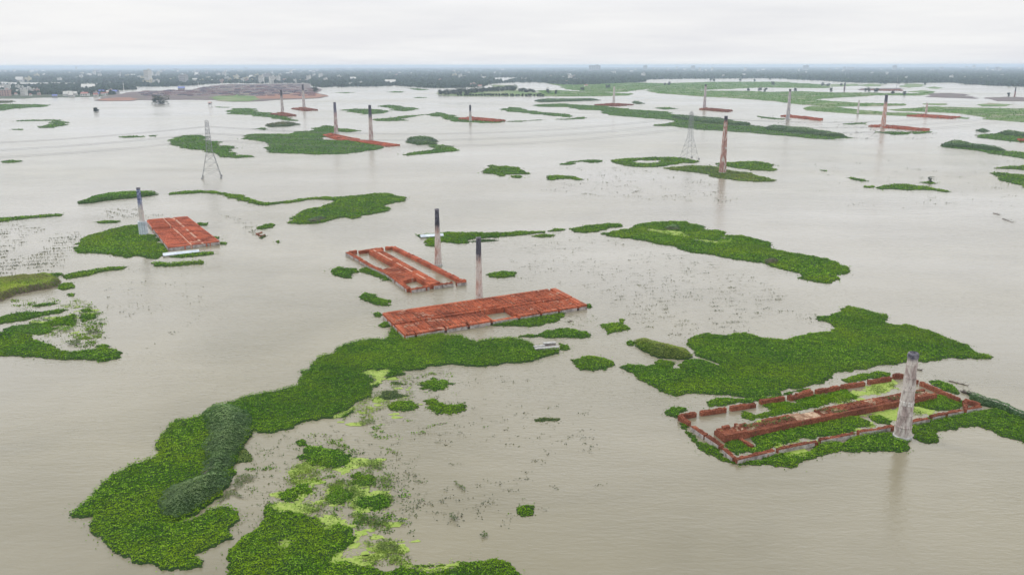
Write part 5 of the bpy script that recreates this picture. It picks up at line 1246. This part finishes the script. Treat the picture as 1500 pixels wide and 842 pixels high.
zc = HA * .42; f0 = -math.pi / 2 - .85 - 0.45
for g in range(5):
    a = f0 + g * .34
    stroke(a, a + .07, zc, zc + .95)
    if g in (1, 3, 4): stroke(a + .17, a + .24, zc, zc + .95)
    if g in (1, 3): stroke(a + .07, a + .17, zc + .78, zc + .95)
    if g in (3, 4): stroke(a + .07, a + .17, zc, zc + .16)
    if g == 4: stroke(a + .07, a + .17, zc + .42, zc + .56)
mb.build('painted_letters', M['white'], eA)

chimney('pinkish chimney with black top third beside the walled kiln', 642, 389, 641, 306, 11, 5.8, (0.42, 0.26, 0.22), (0.55, 0.43, 0.40), .66, .45)
chimney('slim whitewash-streaked chimney with dark top standing right behind the long kiln', 702, 442, 701, 347.5, 10.8, 7.0, (0.42, 0.25, 0.20), (0.58, 0.46, 0.41), .68, .55)
eD, rbD, rtD, HD = chimney('white chimney with blue-black top beside the left kiln', 210.6, 344, 202.4, 275, 8.5, 5.2, (0.60, 0.60, 0.61), (0.72, 0.72, 0.73), .62, .6, soot=(0.05, 0.06, 0.15), soot2=(0.30, 0.35, 0.48), plinth=False)
mb = MB()
for k_ in range(12):
    a_ = k_ * math.pi / 6; mb.box((math.cos(a_) * (rbD + .35), math.sin(a_) * (rbD + .35), HD * .15), (.5, .8, HD * .30), a_)
mb.build('buttress', M['tin'], eD)
chimney('tall slender reddish-brown chimney right of the right lattice pylon', 1058.3, 253, 1064, 170, 10.7, 4.6, (0.34, 0.18, 0.15), (0.48, 0.31, 0.27), .88, .18)
chimney('left one of the twin chimneys upper left of centre', 492.7, 197, 490.8, 150, 6.4, 3.6, (0.36, 0.22, 0.22), (0.36, 0.32, 0.36), .68, .3, soot=(0.05, 0.05, 0.08), soot2=(.2, .2, .27))
chimney('right one of the twin chimneys upper left of centre', 543.9, 207, 541.5, 154, 7, 4, (0.34, 0.22, 0.21), (0.40, 0.36, 0.36), .66, .4)
chimney('left one of the distant paired chimneys by the brickyard spit', 414, 165.3, 411.9, 132, 4.8, 2.8, (0.32, 0.27, 0.28), (0.42, 0.36, 0.36), .7, .35)
chimney('right one of the distant paired chimneys by the brickyard spit', 445.5, 158.7, 443.9, 124, 4.6, 2.6, (0.38, 0.34, 0.34), (0.48, 0.44, 0.44), .78, .35)
chimney('lone small grey chimney on the red kiln left of centre', 689, 177.5, 688.7, 154, 4.2, 2.8, (0.34, 0.30, 0.31), (0.44, 0.40, 0.40), .65, .4)
chimney('pale slim chimney against the centre marsh', 899, 152, 899.2, 126.7, 4.2, 2.0, (0.44, 0.42, 0.40), (0.54, 0.52, 0.50), .97, .5)
chimney('tall grey-mauve chimney beyond the diagonal green band', 1031.7, 160, 1033.6, 124, 4.8, 2.6, (0.32, 0.26, 0.29), (0.42, 0.37, 0.39), .90, .3)
chimney('grey-blue chimney at the jagged red kiln on the right', 1153.9, 175, 1156.5, 130.7, 5.8, 3.2, (0.28, 0.27, 0.31), (0.38, 0.35, 0.37), .90, .3)
chimney('tall orange-pink chimney with black tip on the right', 1293.3, 187, 1298.4, 139, 7.2, 3.8, (0.46, 0.25, 0.19), (0.54, 0.36, 0.30), .79, .2)
chimney('short faint pale chimney left of the tall orange one', 1256.5, 167, 1257.9, 147, 3.4, 1.8, (0.46, 0.40, 0.38), (0.54, 0.48, 0.46), .97, .5)
chimney('short pale pink chimney right of the tall orange one', 1356, 169.5, 1357.6, 151, 3.8, 2.4, (0.42, 0.31, 0.28), (0.52, 0.40, 0.37), .97, .3)
chimney('far dark chimney in front of the right-hand wood', 1236.8, 132.5, 1237.6, 121.5, 2.8, 1.8, (0.14, 0.10, 0.12), (0.2, 0.15, 0.17), .6, .1)
chimney('far red-brown chimney near the right edge', 1485.9, 143, 1487, 128, 2.6, 1.4, (0.26, 0.14, 0.13), (0.3, 0.2, 0.2), .6, .15)

# ------------------------------------------------------------------ lattice pylons and their lines
def pylon(px, py, ty, wbase, rot, label, mem=0.13):
    p = G(px, py); Mi = CM.inverted(); lo, hi = 1, 90
    for _ in range(40):
        h = (lo + hi) / 2; q = Mi @ (Vector((p.x, p.y, h)) - Vector((0, 0, CAM_H))); yy = 421 - 1200 * q.y / -q.z
        if yy > ty: lo = h
        else: hi = h
    e = empty('transmission_tower', (p.x, p.y, 0), label, 'pylon', 'lattice pylons of the power line'); e.rotation_euler.z = rot
    def hw(a): return wbase / 2 * (1 - a / .48 * .70) if a < .48 else wbase / 2 * (.30 - (a - .48) / .52 * .14)
    C4 = ((-1, -1), (1, -1), (1, 1), (-1, 1))
    lv = [0, .14, .27, .39, .48, .56, .64, .71, .78, .85, .92, 1.0]
    for cx, cy in C4:
        mb = MB()
        for a, b in zip(lv[:-1], lv[1:]): mb.bar((cx * hw(a), cy * hw(a), a * h), (cx * hw(b), cy * hw(b), b * h), mem)
        mb.box((cx * hw(0), cy * hw(0), 0.3), (1.1, 1.1, 1.2)); mb.build('leg', M['steel'], e)
    mb = MB()
    for a, b in zip(lv[:-1], lv[1:]):
        for i in range(4):
            A, B = C4[i], C4[(i + 1) % 4]
            pa = lambda c, t_: (c[0] * hw(t_), c[1] * hw(t_), t_ * h)
            mb.bar(pa(A, a), pa(B, b), mem * .6); mb.bar(pa(B, a), pa(A, b), mem * .6); mb.bar(pa(A, b), pa(B, b), mem * .6)
    mb.build('bracing', M['steel'], e)
    tips = []
    for a in (.70, .82, .94):
        mb = MB(); L = 3.4; z = a * h
        for s in (-1, 1):
            for c in (-1, 1): mb.bar((s * hw(a), c * hw(a), z), (s * (hw(a) + L), 0, z + .1), mem * .6); mb.bar((s * hw(a), c * hw(a), z + 1.5), (s * (hw(a) + L), 0, z + .1), mem * .6)
            mb.bar((s * (hw(a) + L), 0, z + .1), (s * (hw(a) + L), 0, z - 1.6), mem * .8, m=0)
            tips.append((s, a, Vector((s * (hw(a) + L), 0, z - 1.6))))
        mb.build('crossarm', M['steel'], e)
    mb = MB(); mb.bar((0, 0, h), (0, 0, h + 1.2), mem * .7); mb.build('spike', M['steel'], e)
    rm = Matrix.Rotation(rot, 3, 'Z')
    return e, [(s, a, p + rm @ v) for s, a, v in tips], p + Vector((0, 0, h + 1.1))
pA, pB = G(310.5, 260), G(1009.5, 232.5)
dr = (pB - pA); ang = math.atan2(dr.y, dr.x)
e1, t1, s1 = pylon(310.5, 260, 177, 12.5, ang - math.pi / 2, 'lattice pylon standing in open water on the left')
e2, t2, s2 = pylon(1009.5, 232.5, 164, 11.5, ang - math.pi / 2, 'lattice pylon beside the tall slender reddish chimney', 0.10)
def cable(a, b, label, sag=9.0, r=0.075):
    mb = MB(); n = 26; pts = []
    for i in range(n + 1):
        t_ = i / n; q = a.lerp(b, t_); pts.append(Vector((q.x, q.y, q.z - 4 * sag * t_ * (1 - t_))))
    o0 = pts[0].copy()
    for u, v in zip(pts[:-1], pts[1:]): mb.bar(u - o0, v - o0, r, n=4)
    o = mb.build('power_cable', M['cable'], loc=o0); tag(o, label, 'cable', label); return o
dn = (pB - pA)
for (s, a, u), (_, _, v) in zip(t1, t2):
    cable(u, v, 'thin power cable sagging between the two lattice pylons')
    cable(u - dn + Vector((0, 0, 2)), u, 'thin power cable running from the left pylon out of view to the left')
    cable(v, v + dn + Vector((0, 0, 2)), 'thin power cable running on beyond the right pylon')
# far masts and poles
def mast(px, py, ty, label, r=0.35, mat='steel', group=None):
    p = G(px, py); Mi = CM.inverted(); lo, hi = 1, 140
    for _ in range(40):
        h = (lo + hi) / 2; q = Mi @ (Vector((p.x, p.y, h)) - Vector((0, 0, CAM_H))); yy = 421 - 1200 * q.y / -q.z
        if yy > ty: lo = h
        else: hi = h
    e = empty('radio_mast', (p.x, p.y, 0.3), label, 'mast', group)
    mb = MB(); 
    for k in range(3):
        a_ = k * 2.094; c = Vector((math.cos(a_), math.sin(a_), 0)); mb.bar(c * r * 2.2, c * r + Vector((0, 0, h)), r * .45)
    for k in range(12):
        a_, b_ = k / 12 * h, (k + 1) / 12 * h
        for q_ in range(3):
            c1 = Vector((math.cos(q_ * 2.094), math.sin(q_ * 2.094), 0)); c2 = Vector((math.cos(q_ * 2.094 + 2.094), math.sin(q_ * 2.094 + 2.094), 0))
            mb.bar(c1 * r * 2 + Vector((0, 0, a_)), c2 * r * 1.8 + Vector((0, 0, b_)), r * .25)
    mb.build('lattice', M[mat], e); mb = MB(); mb.bar((0, 0, h), (0, 0, h + 4), r * .5); mb.build('antenna', M[mat], e)
mast(41, 132, 122, 'thin mast above the trees of the left settlement')
mast(181.7, 134, 122, 'white mast in front of the left channel', 0.45, 'white')
mast(1216.5, 130, 120.5, 'pale thin mast on the far marsh left of the dark far chimney', 0.4, 'white')
mast(1313, 131, 112.5, 'tallest thin mast before the right-hand wood', 0.5, 'steel')
mast(1238, 113, 102.5, 'left one of two masts inside the right-hand wood', 0.8, 'steel')
mast(1242, 113, 102.5, 'right one of two masts inside the right-hand wood', 0.8, 'steel')
mast(290.5, 126, 120.5, 'small white mast by the pale channel', 0.4, 'white')
# line poles over the brickyard
# ------------------------------------------------------------------ small things
# weathered concrete slab ruin on the long mat
q = line('e3 1068,180 1190,170 1175,142 1052,152', 0.7); c0 = (q[0] + q[1] + q[2] + q[3]) / 4
slab = empty('slab_ruin', (c0.x, c0.y, 0), 'weathered pale concrete slab ruin on the right end of the long mat', 'ruin')
def bx(a, b, off, w_, h_, z_, name, mat='concrete'):
    d = (b - a); L = d.length; d = d.normalized(); n = Vector((-d.y, d.x, 0)); c = (a + b) / 2 + n * off - slab.location
    mb = MB(); mb.box((c.x, c.y, z_), (L, w_, h_), math.atan2(d.y, d.x)); return mb.build(name, M[mat], slab)
wd_ = (q[3] - q[0]).length
bx(q[0], q[1], wd_ * .12, wd_ * .26, 0.22, 0.72, 'front_slab'); bx(q[0].lerp(q[1], .48), q[1], wd_ * .80, wd_ * .26, 0.25, 0.9, 'back_slab')
bx(q[0].lerp(q[1], .02), q[0].lerp(q[1], .5), wd_ * .55, wd_ * .2, 0.2, 0.62, 'middle_slab'); bx(q[0], q[1], wd_ * .1, 0.3, 0.7, 0.3, 'support_wall', 'plaster')
bx(q[0].lerp(q[1], .48), q[1], wd_ * .8, 0.3, 0.8, 0.38, 'support_wall', 'plaster')
def tin_roof(spec, label, h=0.9):
    q = line(spec, h * .5); c0 = (q[0] + q[1] + q[2] + q[3]) / 4; e = empty('sunken_shed', (c0.x, c0.y, 0), label, 'shed')
    L = lambda p: (p.x - c0.x, p.y - c0.y)
    A, B, C_, D = [L(p) for p in q]; r0 = ((A[0] + D[0]) / 2, (A[1] + D[1]) / 2, h + .5); r1 = ((B[0] + C_[0]) / 2, (B[1] + C_[1]) / 2, h + .5)
    mb = MB(); mb.quad((*A, h - .2), (*B, h - .2), r1, r0); mb.quad((*C_, h - .2), (*D, h - .2), r0, r1)
    mb.quad((*A, h - .26), (*D, h - .26), (*C_, h - .26), (*B, h - .26))
    mb.build('roof', M['tin'], e)
    mb = MB(); k = .94
    for a, b in ((A, B), (B, C_), (C_, D), (D, A)):
        mb.quad((a[0] * k, a[1] * k, -.3), (b[0] * k, b[1] * k, -.3), (b[0] * k, b[1] * k, h - .28), (a[0] * k, a[1] * k, h - .28))
    mb.f3 += [];  mb.build('wall', M['concrete'], e)
    mb = MB(); mb.bar((r0[0], r0[1], r0[2] + .04), (r1[0], r1[1], r1[2] + .04), .12); mb.build('ridge_cap', M['white'], e)
tin_roof('c5 672,380 820,363 818,358 668,372', 'long low pale tin-roofed shed sunk in front of the left kiln', 0.7)
tin_roof('c6 500,212 622,205 618,196 492,203', 'pale blue tin-roofed shed sunk behind the pinkish middle chimney', 0.8)
# little sunken brick frame
q = line('e2 352,428 392,418 412,436 384,444', 0.5); e = empty('walled_ruin', (q[0].x, q[0].y, 0), 'little sunken square of brick wall in the upper left river', 'ruin')
for a, b in ((q[0], q[1]), (q[2], q[3]), (q[0], q[3])): wall(e, a, b, 0.5, 0.5, 'brick_old', .4, .4)
# raised hut on posts
p = G(308, 156.5); e = empty('fishing_hut', (p.x, p.y, 0), 'tiny grey hut on posts standing in the upper left water', 'hut')
mb = MB(); [mb.bar((a, b, -.3), (a, b, 4.0), .16) for a in (-2.4, 2.4) for b in (-1.8, 1.8)]; mb.build('post', M['bark'], e)
mb = MB(); mb.box((0, 0, 5.6), (5.2, 4.2, 3.2)); mb.build('wall', BM['g'], e)
mb = MB(); mb.quad((-3.2, -2.8, 7.1), (3.2, -2.8, 7.1), (3.2, 0, 9.0), (-3.2, 0, 9.0)); mb.quad((3.2, 2.8, 7.1), (-3.2, 2.8, 7.1), (-3.2, 0, 9.0), (3.2, 0, 9.0)); mb.build('roof', BM['p'], e)
mb = MB(); mb.box((0, -2.13, 5.2), (1.2, .08, 2.2)); mb.build('door', BM['gl'], e)
# drift branches at the right tip of the ruined kiln
def branches(spec, label, n=14, l=2.2, seed=1):
    a, b = line(spec, 0.1); r_ = random.Random(seed); mb = MB(); o = (a + b) / 2
    mb.bar(a - o, b - o, 0.16, r2=0.08, n=6)
    for k in range(n):
        t_ = r_.random(); p = a.lerp(b, t_) - o; an = r_.uniform(0, 6.28)
        mb.bar(p, p + Vector((math.cos(an) * l * r_.random(), math.sin(an) * l * r_.random(), r_.uniform(0, .9))), .07, r2=.02)
    tag(mb.build('driftwood', M['rust_leaf'], loc=o), label, 'driftwood')
branches('c7 1225,294 1296,311', 'long thin drift branch floating beyond the right wall of the ruined kiln', 10, 1.2, 1)
branches('c7 1270,334 1296,340', 'tangle of grey branches at the right corner of the ruined kiln', 40, 2.2, 2)
branches('c7 1098,251 1128,256', 'short dark drifting branch right of the pale chimney top', 12, 1.2, 3)
branches('e1 1350,655 1420,682', 'drifting branches low on the right-hand open water', 12, 2.5, 4)
branches('e1 1285,618 1330,630', 'smaller drifting branches on the right-hand open water', 8, 2.0, 5)
branches('c6 1290,664 1312,658', 'short stick-like scrap right of the mat before the long kiln', 8, 1.0, 6)
print('leaves', LEAFN[0])
